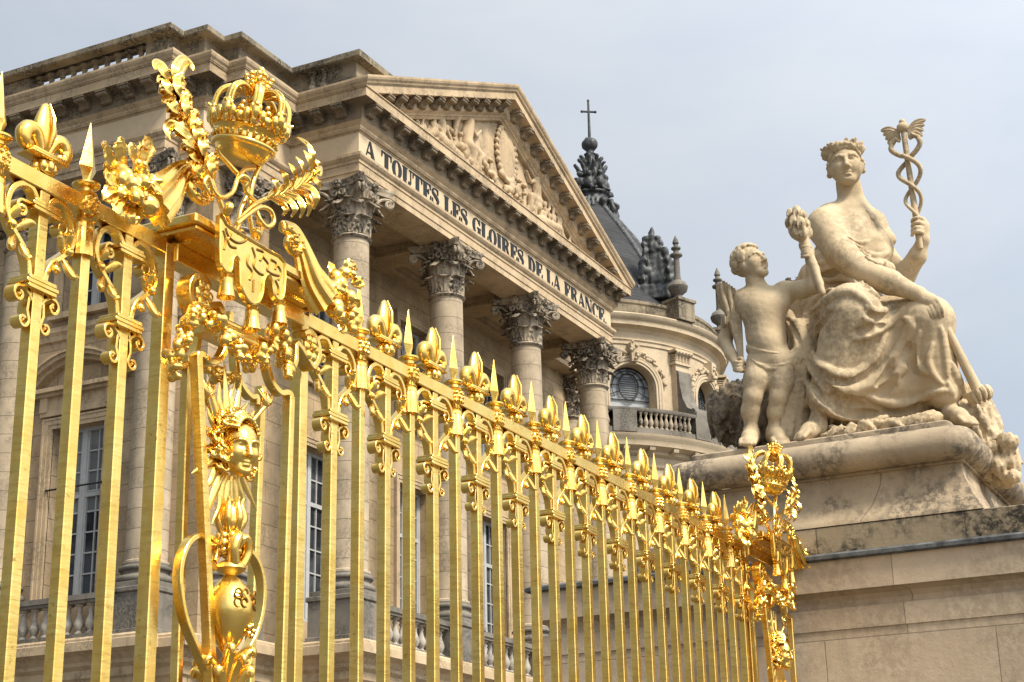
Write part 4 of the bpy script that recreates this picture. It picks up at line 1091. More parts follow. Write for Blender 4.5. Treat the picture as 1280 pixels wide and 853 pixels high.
right = frond(st, [[(384,224),(391,209),(391,193),(384,180),(372,172)],[(378,230),(388,214),(387,199),(380,188)],[(368,236),(378,220),(378,206),(370,196)],[(357,240),(368,226),(368,213),(361,204)],[(346,244),(357,232),(357,220),(350,212)],[(335,248),(345,238),(345,228),(339,222)],
   [(386,222),(396,212),(398,204),(394,199)],[(382,227),(392,224),(399,229),(400,238)],[(376,231),(390,236),(396,248),(393,262)],[(366,237),(382,242),(388,256),(385,271)],[(356,241),(372,247),(379,260),(376,273)],[(346,244),(362,251),(369,262),(365,272)],[(337,247),(352,254),(358,263),(354,270)],[(384,224),(393,218),(399,214),(402,208)]], .24, .016, .58)
PP('palm_branch', right, 45, 'goldleaf')
# cornucopias: volute, fluted horn, fruit
def horn(vol, vr, path, rads, off, sgn):
    m = MB(); c = q3(*vol, off)
    sp = [(c[0]+sgn*r*math.cos(a)*1.5, c[1]-.05+.05*i/26, c[2]+r*math.sin(a)) for i, (a, r) in enumerate(zip(np.linspace(-PI*1.75, PI*.62, 26), np.linspace(.010, vr, 26)))]
    m.tube(sp, [.012+.020*i/25 for i in range(26)], 12, up=(0,1,0)); m.ball((c[0],c[1]-.05,c[2]), .026, 8, 6)
    for t in range(4, 26, 2): m.ball((sp[t][0], sp[t][1]-.028, sp[t][2]), .011, 6, 4)
    P = cr([sp[-3], sp[-1]]+[q3(x, y, off) for x, y in path], 6); k = len(P); R = np.interp(np.linspace(0, 1, k), np.linspace(0, 1, len(rads)), rads)
    nf = 40; rings = []
    for i in range(k):
        t = P[min(i+1,k-1)]-P[max(i-1,0)]; t /= np.linalg.norm(t); u = np.cross((0,1.,0), t); u /= np.linalg.norm(u); w_ = np.cross(t, u); q = min(1, i/(k*.5))
        rings.append([P[i]+R[i]*(1+.13*q*math.cos(10*a))*(math.cos(a)*u+.62*math.sin(a)*w_) for a in np.linspace(0, 2*PI, nf, endpoint=False)])
    m.loft(rings); return m
PP('cornucopia', horn((247,243),.072,[(238,212),(229,212),(220,223),(208,240),(191,258)],[.030,.031,.033,.042,.066,.094,.115],.14,-1), 50, 'goldleaf')
PP('cornucopia', horn((359,304),.080,[(366,288),(374,303),(381,325),(389,350),(404,375)],[.032,.033,.038,.05,.07,.095,.115],.20,1), 50, 'goldleaf')
def cluster(pts, seed, off, h=.0065, leaves=(), name='fruit_cluster', small=0):
    rr = random.Random(seed); C = [(q3(x, y, off+o), r) for x, y, r, o in pts]
    A = np.array([c for c, r in C]); lo = A.min(0)-.16; hi = A.max(0)+.16
    S = SDF(lo, hi, h)
    for c, r in C:
        S.ell(c, (r*rr.uniform(.88,1.08), r, r*rr.uniform(.9,1.12)), k=.010)
        S.cap(c+V(0,-r*.9,-r*.3), c+V(0,-r*1.08,-r*.35), .007, k=.004)
    for _ in range(small):
        c, r = rr.choice(C); v = V(rr.gauss(0,1), rr.gauss(-.5,1), rr.gauss(0,1)); v /= np.linalg.norm(v)
        rad = rr.uniform(.015,.032); S.ell(c+v*(r+rad*.3), (rad,rad,rad*rr.uniform(.8,1.3)), k=.007)
    o_ = sub(name, S.mesh(name, M['goldleaf'], 1), pil)
    if leaves:
        m = MB()
        for lf in leaves:
            Q = cr([q3(x, y, off+o+.02) for x, y, o in lf], 6); n_ = len(Q)
            m.blade(Q, [.046*math.sin(PI*min(1,.93*i/(n_-1)+.06))**.8*(1+.14*math.sin(i*2.1)) for i in range(n_)], .010, (rr.uniform(-.5,.2),-1,rr.uniform(-.1,.4)), .40)
        sub('fruit_leaves', m.mesh('fruit_leaves', M['goldleaf'], 50), pil)
    return o_
cluster([(164,231,.047,.10),(183,258,.062,.12),(150,215,.045,.05),(176,213,.04,.08),(148,243,.045,.06),(170,245,.04,.14),(192,240,.042,.08),(180,228,.035,.14),(160,262,.03,.08),(142,228,.035,.03),(190,225,.03,.08)], 4, .08,
    leaves=[[(150,212,0),(140,200,.03),(132,186,.04),(129,180,.06)],[(158,212,.02),(152,195,.04),(149,178,.05),(149,173,.06)],[(170,208,0),(166,190,.04),(163,178,.05)],[(176,208,.03),(181,192,.05),(185,180,.06),(179,182,.08)],[(150,240,.05),(138,243,.08),(129,250,.08)],[(158,252,.08),(150,262,.10),(148,270,.11)],[(168,255,.08),(166,270,.1),(168,281,.1)],[(148,226,.05),(136,222,.06),(131,215,.07)]], small=26)
cluster([(424,356,.05,.08),(418,385,.055,.12),(436,372,.045,.1),(430,342,.04,.06),(414,362,.045,.1),(440,390,.04,.08),(428,398,.045,.08),(420,345,.035,.06),(436,404,.03,.06)], 9, .12,
    leaves=[[(428,345,0),(434,336,.02),(442,333,.04),(447,338,.05)],[(420,342,.02),(416,337,.04),(412,340,.05)],[(436,372,.03),(446,378,.05),(449,385,.05)],[(425,400,.05),(428,408,.06),(424,413,.07)],[(440,355,.03),(448,352,.05),(450,345,.06)]], small=26)
# festoons of fruit
def garland(path, seed, off, r0=.034, n=13):
    rr = random.Random(seed); P = cr([(x, y, o) for x, y, o in path], 8); k = len(P)
    pts = [(P[int(i*(k-1)/(n-1))][0]+rr.uniform(-3,3), P[int(i*(k-1)/(n-1))][1]+rr.uniform(-3,3), r0*rr.uniform(.72,1.15)*(1-.25*abs(2*i/(n-1)-1)), P[int(i*(k-1)/(n-1))][2]+rr.uniform(-.03,.05)) for i in range(n)]
    return cluster(pts, seed+1, off, h=.006, small=int(n*2.4), name='fruit_festoon')
garland([(268,392,.06),(276,418,.08),(290,436,.08),(308,447,.08),(326,446,.08),(340,432,.08),(347,410,.08)], 21, .10, n=17)
garland([(243,384,.06),(236,402,.05),(227,424,.04),(219,448,.03),(216,472,.02)], 33, .06, r0=.042, n=11)
garland([(347,410,.06),(352,430,.06),(356,452,.06),(361,472,.05)], 44, .10, r0=.034, n=9)
garland([(254,452,.0),(266,466,.0),(282,474,.0),(298,470,.0),(312,458,.0)], 55, -.05, r0=.028, n=10)
# sun mask and rays
fc = q3(293,564,.13)
S = SDF(fc+V(-.30,-.26,-.26), fc+V(.30,.16,.34), .0052)
MASK = (lambda a: [V(math.cos(a),-math.sin(a),0), V(-math.sin(a)*.985,-math.cos(a)*.985,-.17), V(-math.sin(a)*.17,-math.cos(a)*.17,.985)])(math.radians(24))
head(S, fc+V(0,-.02,.012), MASK, .275, .02, ears=False)
rr = random.Random(8)
for i in range(46):         # curls round the face
    a = PI*(-.28+1.56*i/45)+rr.uniform(-.05,.05); r0 = rr.uniform(.122,.168); c = fc+V(r0*math.cos(a)*.92, rr.uniform(-.02,.05), r0*math.sin(a)*1.06+.02)
    t = np.linspace(0, 2*PI*rr.uniform(.8,1.4), 9); rad = rr.uniform(.015,.028); ph = rr.uniform(0, 6)
    S.path([c+V(rad*math.cos(q+ph)*(1-.05*q), -.006*q, rad*math.sin(q+ph)*(1-.05*q)) for q in t], .0095, .004)
for i in range(12):
    a = PI*(.12+.76*i/11); S.path([fc+V(.09*math.cos(a),-.08,.10*math.sin(a)+.055), fc+V(.11*math.cos(a)*1.05,-.05,.145*math.sin(a)+.045), fc+V(.13*math.cos(a+.1),-.01,.17*math.sin(a+.1)+.04)], .0115, .004)
sub('sun_face', S.mesh('sun_face', M['goldleaf'], 1), pil)
m = MB()
for i in range(22):
    a = 2*PI*i/22+.06; L = (.47,.39)[i % 2]*(1.05 if math.sin(a) < 0 else .95); d = V(math.cos(a)*.60, .02, math.sin(a)); e = V(-math.sin(a), 0, math.cos(a)*.60)
    P = [fc+d*t*L+e*(.018*math.sin(t*11)*t if i % 2 else 0)+V(0,.03,0) for t in np.linspace(.30, 1, 10)]
    m.tube(P, [.033*(1-t)**.8+.0025 for t in np.linspace(.0, 1, 10)], 8, up=(0,1,0), flat=.55)
for sg, x, y in ((-1,258,497),(1,331,508)):     # flame torches crossed behind
    p = q3(x, y, .1); m.tube([fc+V(sg*.02,.07,0), p], .013, 8)
    for k_ in range(6): m.tube(cr([p, p+V(.012*(k_-2.5),-.01,.03), p+V(.03*(k_-2.5)*.8,0,.075+.01*(k_ % 2))],4), [.014]*5+[.012,.009,.006,.002], 6)
PP('sun_rays', m, 60)
# bud, ball flower, egg vase with heart-shaped handles
m = MB(); b = q3(288,645,.11)
m.lathe([(.005,-.095),(.03,-.09),(.055,-.065),(.064,-.03),(.055,.02),(.035,.055),(.02,.07),(.012,.075)], tuple(b), 18)
for i in range(7):
    a = i*2*PI/7; m.tube(cr([b+V(.03*math.cos(a),.03*math.sin(a),-.09), b+V(.066*math.cos(a),.066*math.sin(a),-.02), b+V(.05*math.cos(a),.05*math.sin(a),.05), b+V(.062*math.cos(a),.062*math.sin(a),.085)],4), [.018]*8+[.014,.012,.010,.008,.005], 7)
b = q3(288,678,.11); m.ball(tuple(b), (.055,.055,.045), 12, 8)
for i in range(9):
    a = i*2*PI/9
    for dz, r in ((.02,.022),(-.015,.026),(-.05,.018)): m.ball((b[0]+.055*math.cos(a+dz*20),b[1]+.055*math.sin(a+dz*20),b[2]+dz), (r,r,r*1.2), 8, 6)
m.tube([q3(288,625,.11), q3(288,720,.11)], .016, 8)
PP('bud_finial', m, 60, 'goldleaf')
m = MB(); ev = q3(286,768,.13)
pr = [(.002,-.225)]+[(.12*math.sin(PI*t**1.35)**.75, -.225+.42*t) for t in np.linspace(.04,.97,18)]+[(.06,.20),(.075,.215),(.07,.235),(.045,.25)]
m.lathe(pr, tuple(ev), 28)
mci = MB()
for a0 in (-PI/2-.45, -PI/2+.55):       # interlaced cipher on the belly
    for th in range(4):
        cx_, cz_ = .022*math.cos(th*PI/2+.78), .028*math.sin(th*PI/2+.78)
        mci.tube([(ev[0]+.121*math.cos(a0+ (cx_+.016*math.cos(q))/.11), ev[1]+.121*math.sin(a0+(cx_+.016*math.cos(q))/.11), ev[2]+.06+cz_+.022*math.sin(q)) for q in np.linspace(0, 5.2, 12)], .0055, 6)
for i in range(5): m.ball((ev[0]+.105*math.cos(-PI/2+.5)+.02*math.cos(i*1.26), ev[1]+.105*math.sin(-PI/2+.5), ev[2]-.08+.025*math.sin(i*1.26)), .015, 7, 5)
vas = PP('egg_vase', m, 40, 'gold'); sub('cipher', mci.mesh('cipher', M['golddark'], 50), vas)
m = MB(); cx0 = ev[0]
for sg in (-1, 1):
    X = lambda *p: [(cx0+sg*(a if a < .1 else .1+(a-.1)*1.4), -.11, ev[2]+b) for a, b in p]
    m.strap(cr(X((.075,.245),(.06,.30),(.09,.345),(.16,.35),(.225,.30),(.262,.20),(.262,.08),(.225,-.06),(.15,-.19),(.08,-.30),(.055,-.40),(.06,-.52)),6), .05, .024)
    m.tube(cr(X((.06,.22),(.12,.24),(.13,.30),(.08,.32)),5), .024, 8)
for sg in (-1, 1):
    P = cr([(cx0+sg*.02,-.20,ev[2]+.22),(cx0+sg*.055,-.215,ev[2]+.30),(cx0+sg*.03,-.22,ev[2]+.36),(cx0+sg*.0,-.20,ev[2]+.33)],5); m.tube(P, .026, 9)
PP('heart_scrolls', m)
m = MB()
for i in range(14):
    a = i*2*PI/14; zt = ev[2]-.20-.05*(i % 3)
    P = cr([(cx0,-.14,zt-.22),(cx0+.04*math.cos(a),-.14+.04*math.sin(a),zt-.10),(cx0+.085*math.cos(a),-.14+.085*math.sin(a),zt),(cx0+.13*math.cos(a),-.14+.13*math.sin(a),zt+.035),(cx0+.14*math.cos(a),-.14+.14*math.sin(a),zt+.0)],4)
    k_ = len(P); m.tube(P, [.012+.022*math.sin(PI*i_/(k_-1)) for i_ in range(k_)], 8, flat=.7)
m.ball((cx0+.03,-.2,ev[2]-.36), (.06,.06,.055), 10, 7); m.ball((cx0-.05,-.18,ev[2]-.42), (.05,.05,.05), 10, 7)
m.tube([(cx0,-.12,ev[2]-.25),(cx0,-.12,.3)], .03, 10)
PP('leaf_stem', m, 60, 'goldleaf')
# the far pilaster: a copy beside the stone wall
far = fence_thing('gilded_pilaster', 'distant gilded crowned pilaster standing against the stone wall under the statues', 'pilaster', 15.2, 'crowned gilded pilasters')
for ch in list(pil.children):
    c = ch.copy(); COL.objects.link(c); c.parent = far
    for g in ch.children: d = g.copy(); COL.objects.link(d); d.parent = c
# ------------------------------------------------------------------ chapel behind the palace
CX, CY = 68.75, 31.33
chp = thing('royal_chapel', 'round stone chapel apse with balustraded balcony, slate roof and lead finial behind the palace', 'chapel', (CX, CY, 0))
M['chap'] = stone('chapel_stone', (.54,.43,.29), (.46,.36,.235), stain=.2, streak=.08)
CP = lambda name, m, mat='chap', sm=40: m.build(name, M[mat], chp, sm)
def ring(pr, n=72, a0=0., a1=2*PI):
    m = MB(); m.lathe(pr, (CX,CY,0), n, a0, a1); return m
WIN = [math.radians(a) for a in (-132.3,-93.0,-53,-172)]; HW = math.radians(8.8); ZS, ZA = 21.75, 22.72   # springing
def arch_z(d, hw, rise, zs): q = max(0, 1-(d/hw)**2); return zs+rise*math.sqrt(q)
m = MB(); R = 7.0; ths = sorted({round(math.radians(-360+2.*i), 5) for i in range(181)} | {round(w_+HW*t, 5) for w_ in WIN for t in np.linspace(-1, 1, 23)})
P = lambda r, a, z: (CX+r*math.cos(a), CY+r*math.sin(a), z)
for a, b in zip(ths[:-1], ths[1:]):
    c = (a+b)/2; w_ = next((q for q in WIN if abs(c-q) < HW), None)
    if w_ is None: m.add([P(R,a,19),P(R,b,19),P(R,b,25.2),P(R,a,25.2)], [(0,1,2,3)])
    else:
        za, zb = arch_z(a-w_,HW,1.0,ZA), arch_z(b-w_,HW,1.0,ZA)
        m.add([P(R,a,19),P(R,b,19),P(R,b,ZS),P(R,a,ZS)], [(0,1,2,3)]); m.add([P(R,a,za),P(R,b,zb),P(R,b,25.2),P(R,a,25.2)], [(0,1,2,3)])
        m.add([P(R,a,za),P(R,b,zb),P(R-.55,b,zb),P(R-.55,a,za)], [(0,1,2,3)]); m.add([P(R,a,ZS),P(R,b,ZS),P(R-.55,b,ZS),P(R-.55,a,ZS)], [(0,1,2,3)])
for w_ in WIN:
    for s in (-1, 1): m.add([P(R,w_+s*HW,ZS),P(R,w_+s*HW,ZA),P(R-.55,w_+s*HW,ZA),P(R-.55,w_+s*HW,ZS)], [(0,1,2,3)])
CP('apse_wall', m, 'chap', None)
CP('entablature', ring([(7.0,24.62),(7.06,24.64),(7.06,24.78),(7.12,24.84),(7.06,24.9),(7.04,25.2),(7.12,25.26),(7.16,25.34),(7.46,25.42),(7.48,25.62),(7.54,25.66),(7.62,25.74),(7.66,25.86),(7.6,25.92),(7.0,25.98)]))
CP('parapet', ring([(7.08,25.9),(7.08,26.5),(7.14,26.56),(7.14,26.7),(6.6,26.78),(6.6,25.9)]), 'dark')
rr = random.Random(2)
for w_ in WIN[:3]:
    e = V(-math.sin(w_), math.cos(w_), 0); d = V(math.cos(w_), math.sin(w_), 0); c = V(CX,CY,0)
    Q = lambda u, z, r: c+d*math.sqrt(max(r*r-u*u, .01))+e*u+V(0,0,z)
    hw = R*math.sin(HW); f = MB()
    arc = lambda k, zs=ZA: [(u, zs+1.0*k*math.sin(t)) for u, t in ((hw*k*math.cos(t), t) for t in np.linspace(0, PI, 25))]
    for k, r, t in ((1.08,7.03,.10),(1.20,7.07,.12),(1.33,7.05,.10)):
        pts = [Q(hw*k, ZS, r)]+[Q(u, z, r) for u, z in arc(k)]+[Q(-hw*k, ZS, r)]
        f.strap(pts, .16, t, d)
    f.build('window_archivolt', M['chap'], chp, 40)
    f = MB()
    f.tube([Q(u,z,6.55) for u,z in arc(.97)], .045, 6)
    for u in (-hw*.97, hw*.97): f.tube([Q(u,ZS,6.55),Q(u,ZA,6.55)], .045, 6)
    ov = [(.47*math.cos(t), ZA+.12+.60*math.sin(t)) for t in np.linspace(0, 2*PI, 33)]
    f.tube([Q(u,z,6.56) for u,z in ov], .035, 6)
    ov2 = [(.78*math.cos(t), ZA+.05+.80*math.sin(t)) for t in np.linspace(-.55, PI+.55, 30)]; f.tube([Q(u,z,6.55) for u,z in ov2], .022, 5)
    for k in range(9):
        t = -.35+(PI+.7)*k/8; f.tube([Q(.47*math.cos(t),ZA+.12+.6*math.sin(t),6.55), Q(min(max(1.04*math.cos(t),-hw*.97),hw*.97),ZA+.02+.98*math.sin(t),6.55)], .022, 5)
    for z in (ZS+.03,ZS+.5): f.tube([Q(-hw*.97,z,6.55),Q(hw*.97,z,6.55)], .03, 5)
    for z in np.arange(ZA-.36, ZA+.62, .1): 
        h_ = .45*math.sqrt(max(0,1-((z-ZA-.12)/.58)**2)); f.tube([Q(-h_,z,6.56),Q(h_,z,6.56)], .02, 5)
    wi = f.build('window', M['iron'], chp, 60)
    g_ = MB(); pts = [Q(hw,ZS,6.5)]+[Q(u,z,6.5) for u,z in arc(1.)]+[Q(-hw,ZS,6.5)]; g_.add(pts, [tuple(range(len(pts)))]); sub('pane', g_.mesh('pane', M['chglass'] if 'chglass' in M else M.setdefault('chglass', glass('grey_leaded_glass', (.20,.215,.22), (.33,.345,.35)))), wi)
    # keystone and flower garland over the arch
    f = MB(); 
    kz = ZA+1.05; vs = []
    for u, z, r in ((-.14,kz,7.0),(.14,kz,7.0),(.14,kz,7.34),(-.14,kz,7.34),(-.22,kz+.85,7.0),(.22,kz+.85,7.0),(.22,kz+.85,7.42),(-.22,kz+.85,7.42)): vs.append(Q(u,z,r))
    f.add(vs, [(0,1,2,3),(4,5,6,7),(0,1,5,4),(1,2,6,5),(2,3,7,6),(3,0,4,7)])
    for k in range(90):
        t = rr.uniform(.12, PI-.12)
        if abs(t-PI/2) < .12: continue
        kk = 1.50+rr.uniform(-.10,.12)*(1 if abs(t-PI/2) < .9 else .6); u, z = hw*kk*math.cos(t), ZA+.02+1.0*kk*math.sin(t)
        f.ball(tuple(Q(u,z,7.06+rr.uniform(0,.1))), (rr.uniform(.05,.11),)*3, 7, 5)
    for k in range(8): f.ball(tuple(Q(rr.uniform(-.2,.2),kz+rr.uniform(.1,.9),7.42)), rr.uniform(.06,.1), 7, 5)
    f.build('garland', M['chap'], chp, 60)
for a in (-112,-73.5,-152):          # piers with capitals and volute buttresses, pinnacles on top
    a = math.radians(a); e = V(-math.sin(a), math.cos(a), 0); d = V(math.cos(a), math.sin(a), 0); c = V(CX,CY,0)
    Q = lambda u, z, r: c+d*r+e*u+V(0,0,z)
    def blk(f, hw, r0, r1, z0, z1): f.add([Q(u,z,r) for u in (-hw,hw) for r in (r0,r1) for z in (z0,z1)], [(0,1,3,2),(4,6,7,5),(0,4,5,1),(2,3,7,6),(0,2,6,4),(1,5,7,3)])
    f = MB(); blk(f,.42,6.9,7.28,19.5,24.0); blk(f,.50,6.9,7.36,23.95,24.06)
    for k in range(4): blk(f,.44+.0*k,6.9,7.32,24.062+.1*k,24.12+.1*k); 
    for k in range(5):
        u = -.4+.2*k; f.tube([Q(u,24.1,7.3),Q(u,24.35,7.34),Q(u,24.48,7.44),Q(u,24.42,7.5)], .075, 6)
    blk(f,.56,6.9,7.46,24.52,24.62)
    f.build('pilaster', M['chap'], chp, 40)
    f = MB(); pr_ = [(7.25,19.6),(8.0,19.6),(8.35,21.45),(8.3,21.65),(8.05,21.7),(7.8,21.85),(7.58,22.3),(7.45,22.9),(7.40,23.6),(7.25,23.7)]
    f.loft([[Q(u,z,r) for r,z in pr_] for u in (-.40,.40)]); f.tube([Q(-.44,21.55,8.15),Q(.44,21.55,8.15)], .17, 10); f.build('volute_buttress', M['grey'], chp, 40)
    f = MB(); blk(f,.52,6.85,7.75,25.95,26.85); blk(f,.58,6.8,7.82,26.85,26.98); f.build('parapet_pier', M['dark'], chp)
    f = MB(); f.lathe([(.30,26.98),(.34,27.05),(.2,27.15),(.16,27.25),(.40,27.45),(.46,27.65),(.36,27.85),(.17,27.98),(.14,28.2),(.13,29.05),(.18,29.1),(.28,29.16),(.28,29.24),(.14,29.3),(.12,29.42),(.22,29.5),(.22,29.56),(.11,29.62),(.10,29.72),(.15,29.78),(.13,29.88),(.02,30.15)], tuple(Q(0,0,7.3)[:2])+(0,), 14)
    f.build('pinnacle', M['grey'], chp, 40)
# balcony: slab on a cornice, balustrade between dark dies
CP('balcony_cornice', ring([(7.6,18.9),(7.7,19.0),(7.7,19.4),(7.9,19.5),(7.9,19.62),(8.3,19.75),(8.34,20.0),(8.42,20.08),(8.46,20.22),(7.0,20.30)]))
CP('balcony_kerb', ring([(8.02,20.26),(8.30,20.27),(8.30,20.50),(8.02,20.52)]), 'grey')
br = CP('balcony_rail', ring([(8.05,21.22),(8.28,21.22),(8.32,21.28),(8.32,21.38),(8.05,21.42),(8.05,21.22)]), 'grey')
cb_ = MB(); cb_.lathe([(.10,0),(.10,.05),(.05,.09),(.105,.24),(.10,.32),(.05,.50),(.05,.58),(.10,.66),(.10,.72)], (0,0,0), 10); CBM = cb_.mesh('baluster', M['cap'], 40)
k = 0
for i in range(110):
    a = math.radians(-160+1.72*i)
    if any(abs(a-math.radians(q)) < math.radians(4.2) for q in (-139.5,-112)) or a > math.radians(-15): continue
    o = sub('baluster', CBM, br); o.location = (CX+8.16*math.cos(a), CY+8.16*math.sin(a), 20.51)
for q, wdt in ((-139.5,3.6),(-112,3.4)):
    CP('balcony_die', ring([(7.95,20.3),(8.36,20.3),(8.36,21.24),(7.95,21.24)], 6, math.radians(q-wdt), math.radians(q+wdt)), 'grey')
CP('lower_wall', ring([(7.6,0),(7.6,18.95)]))
for i in range(40):
    a = 2*PI*i/40
f = MB()
for i in range(44):
    a = 2*PI*i/44; d = V(math.cos(a), math.sin(a), 0); e = V(-d[1], d[0], 0)*.13; c = V(CX,CY,0)
    f.add([tuple(c+d*r+e*s+V(0,0,z)) for s in (-1,1) for r, z in ((7.88,19.50),(7.88,19.70),(8.26,19.72),(8.22,19.58))], [(0,1,2,3),(4,5,6,7),(0,1,5,4),(1,2,6,5),(2,3,7,6),(3,0,4,7)])
f.build('balcony_brackets', M['chap'], chp)
# slate roof: half-round hip running back to a ridge
ap = V(70.4,30.5,35.6); rings = []
cg = V(CX,CY)
for t in np.linspace(0, 1, 14):
    r = 6.55*(1-t)**1.12*(1+.10*math.sin(t*PI))-.25*math.sin(t*PI*2)*(1-t); z = 26.7+(ap[2]-26.7)*t**.92
    c_ = cg*(1-t)+ap[:2]*t; rings.append([(c_[0]+max(r,.35)*math.cos(a), c_[1]+max(r,.35)*math.sin(a), z) for a in np.linspace(0, 2*PI, 40, endpoint=False)])
f = MB(); f.loft(rings); CP('roof', f, 'slate', 60)
for az in (-112,-73.5,-152,-50):      # lead hips
    a = math.radians(az); f = MB(); f.tube([(r[0][0],)*0 or tuple(np.array(min(r, key=lambda p: abs(((math.atan2(p[1]-np.mean([q[1] for q in r]), p[0]-np.mean([q[0] for q in r]))-a+PI) % (2*PI))-PI)))+V(0,0,.03)) for r in rings], .14, 7); CP('roof_hip', f, 'lead', 60)
# lead finial with cherub-like crockets, ball and cross
S = SDF((ap[0]-1.8,ap[1]-1.8,33.2), (ap[0]+1.8,ap[1]+1.8,39.6), .062); rr = random.Random(12)
A_ = lambda z, r=0, a=0: V(ap[0]+.95*r*math.cos(a), ap[1]+.95*r*math.sin(a), z+.15)
S.cap(A_(33.4), A_(34.6), 1.15, .8, .1); S.cap(A_(34.6), A_(36.2), .62, .42, .1); S.cap(A_(36.2), A_(37.3), .42, .20, .1); S.ell(A_(37.75), (.40,.40,.38), k=.05); S.ell(A_(34.9), (.95,.95,.16), k=.05); S.ell(A_(37.2), (.32,.32,.1), k=.04)
for i in range(14):
    a = 2*PI*i/14
    S.path([A_(33.6+.3*(i % 2),1.15,a), A_(33.9+.3*(i % 2),1.32,a), A_(34.3,1.2,a), A_(34.4,1.05,a+.1)], .13, .05)
for i in range(8):
    a = 2*PI*i/8+.3
    S.ell(A_(35.35+.1*(i % 2),.72,a), (.26,.26,.34), k=.05); S.ell(A_(35.85+.1*(i % 2),.78,a), (.16,.16,.17), k=.04); S.path([A_(36.0,.5,a+.3), A_(36.4,.7,a+.3), A_(36.55,.85,a+.3)], [.13,.11,.09], .04)
    S.path([A_(36.5,.35,a), A_(36.85,.5,a), A_(36.95,.62,a)], .10, .04); S.path([A_(35.2,.8,a),A_(35.0,1.05,a+.2),A_(34.95,1.1,a+.3)],.09,.03)
S.noise(.05,.5,3); S.build('lead_finial', M['leadf'] if 'leadf' in M else M.setdefault('leadf', plain('weathered_lead', (.075,.077,.075), .5, .2, .6, 3.)), chp)
f = MB(); f.tube([A_(38.0),A_(40.2)], [.085,.055], 8); u = V(.55,-.83,0)
f.tube([A_(39.6)-u*.34,A_(39.6)+u*.34], .058, 8)
for p in (A_(39.6)-u*.35,A_(39.6)+u*.35,A_(40.22)): f.ball(tuple(p), .075, 8, 6)
CP('cross', f, 'leadf', 60)
# lead cartouche with an oval medallion standing on the roof edge
cp_ = V(66.5,25.85,28.75); ex = V(.42,-.91,0); ey = V(-.91,-.42,0)
S = SDF(cp_-V(1.6,1.6,1.7), cp_+V(1.6,1.6,3.2), .06); Wd = lambda u, z, d=0: cp_+ex*u*.85+ey*d+V(0,0,z*.92)
MM = np.array([ex, ey, V(0,0,1)])
S.ell(Wd(.1,.2), (.62,.25,.95), MM, .05); S.ell(Wd(.1,.2,.28), (.44,.12,.72), MM, .02, True)
for sg in (-1, 1):
    S.path([Wd(sg*.55+.1,-.9),Wd(sg*.8+.1,-.3,.1),Wd(sg*.72+.1,.5,.05),Wd(sg*.5+.1,1.1,.1)], [.20,.16,.2,.15], .06)
    for k in range(5): S.ell(Wd(sg*(.75-.06*k)+.1,-.9+.5*k,.15), (.17,.17,.2), MM, .04)
S.ell(Wd(.0,1.35), (.36,.3,.3), MM, .05); S.ell(Wd(-.1,1.75), (.28,.25,.26), MM, .05); S.ell(Wd(-.05,2.1), (.14,.14,.3), MM, .05)
for k in range(8): S.ell(Wd(.45*math.cos(k*.8)-.05,1.5+.4*math.sin(k*.8),.1), (.17,.17,.17), MM, .03)
S.box(Wd(.1,-1.1), (.9,.4,.35), MM, .05); S.noise(.06,.5,5); S.build('lead_cartouche', M['leadf'], chp)
# ------------------------------------------------------------------ stone wall and pedestal
WX = 15.7
wall = thing('stone_wall', 'pale ashlar stone wall capped with dark lead flashing at the right end of the gilded railing', 'wall', (17.6, 3.2, 0))
M['wall'] = stone('wall_limestone', (.58,.465,.335), (.50,.395,.275), dirt=(.16,.12,.08), stain=.30, streak=.20, joints=(1.62,.0+4.0,.006), pits=.5, jd=.6)
M['band'] = stone('pitted_band_stone', (.37,.30,.20), (.28,.22,.145), dirt=(.04,.036,.03), stain=1., fine=30., pits=1., joints=(1.45,4.,.008), plo=.41)
P4 = [(15.7,7.57),(15.7,-.8),(20.4,-.8),(20.4,7.57)]
def run(name, prof, mat, par, plan=P4, sm=None):
    m = MB(); m.mould([(x,y) for x,y in plan[::-1]] if False else plan, prof, True); return m.build(name, M[mat], par, sm)
# right-hand side of this plan order must be the outside
PL = [(20.4,7.57),(20.4,-.8),(15.7,-.8),(15.7,7.57)][::-1]
run('wall_face', [(0,0),(0,4.09),(.012,4.092),(.012,4.296)], 'wall', wall, PL)
run('wall_frieze', [(.012,4.296),(.0,4.30),(-.055,4.315),(-.065,4.37),(-.045,4.42),(.01,4.452),(.075,4.456),(.075,4.765),(0,4.77)], 'wall', wall, PL)
run('lead_flashing', [(.0,4.752),(.105,4.752),(.125,4.765),(.125,4.80),(.08,4.825),(.0,4.842),(-.3,4.846)], 'lead', wall, PL)
pd = thing('stone_pedestal', 'moulded limestone pedestal with a thick round torus carrying the stone statues above the wall', 'pedestal', (17.3, 4.5, 4.8))
PB = [(15.74,6.55),(15.74,-.7),(20.3,-.7),(20.3,6.55)]
run('base_course', [(0,4.81),(.0,5.10),(-.02,5.112),(-1.5,5.113)], 'band', pd, PB)
M['pstone'] = stone('pedestal_stone', (.52,.41,.275), (.41,.315,.205), stain=.7, pits=.9, joints=(1.28,6.,.008), jd=.55, plo=.40, streak=.25)
DP = [(15.93,6.0),(15.93,3.12),(19.4,3.12),(19.4,6.0)]
pr = [(.195,5.114),(.19,5.14),(.17,5.17),(.14,5.22),(.09,5.30),(.05,5.40),(.015,5.50),(0,5.60),(0,5.625),(.03,5.63),(.03,5.66)]
run('die', pr, 'pstone', pd, DP, 30)
M['torus'] = stone('torus_stone', (.48,.38,.255), (.35,.27,.18), stain=.75, pits=1., fine=16., plo=.37, streak=.2)
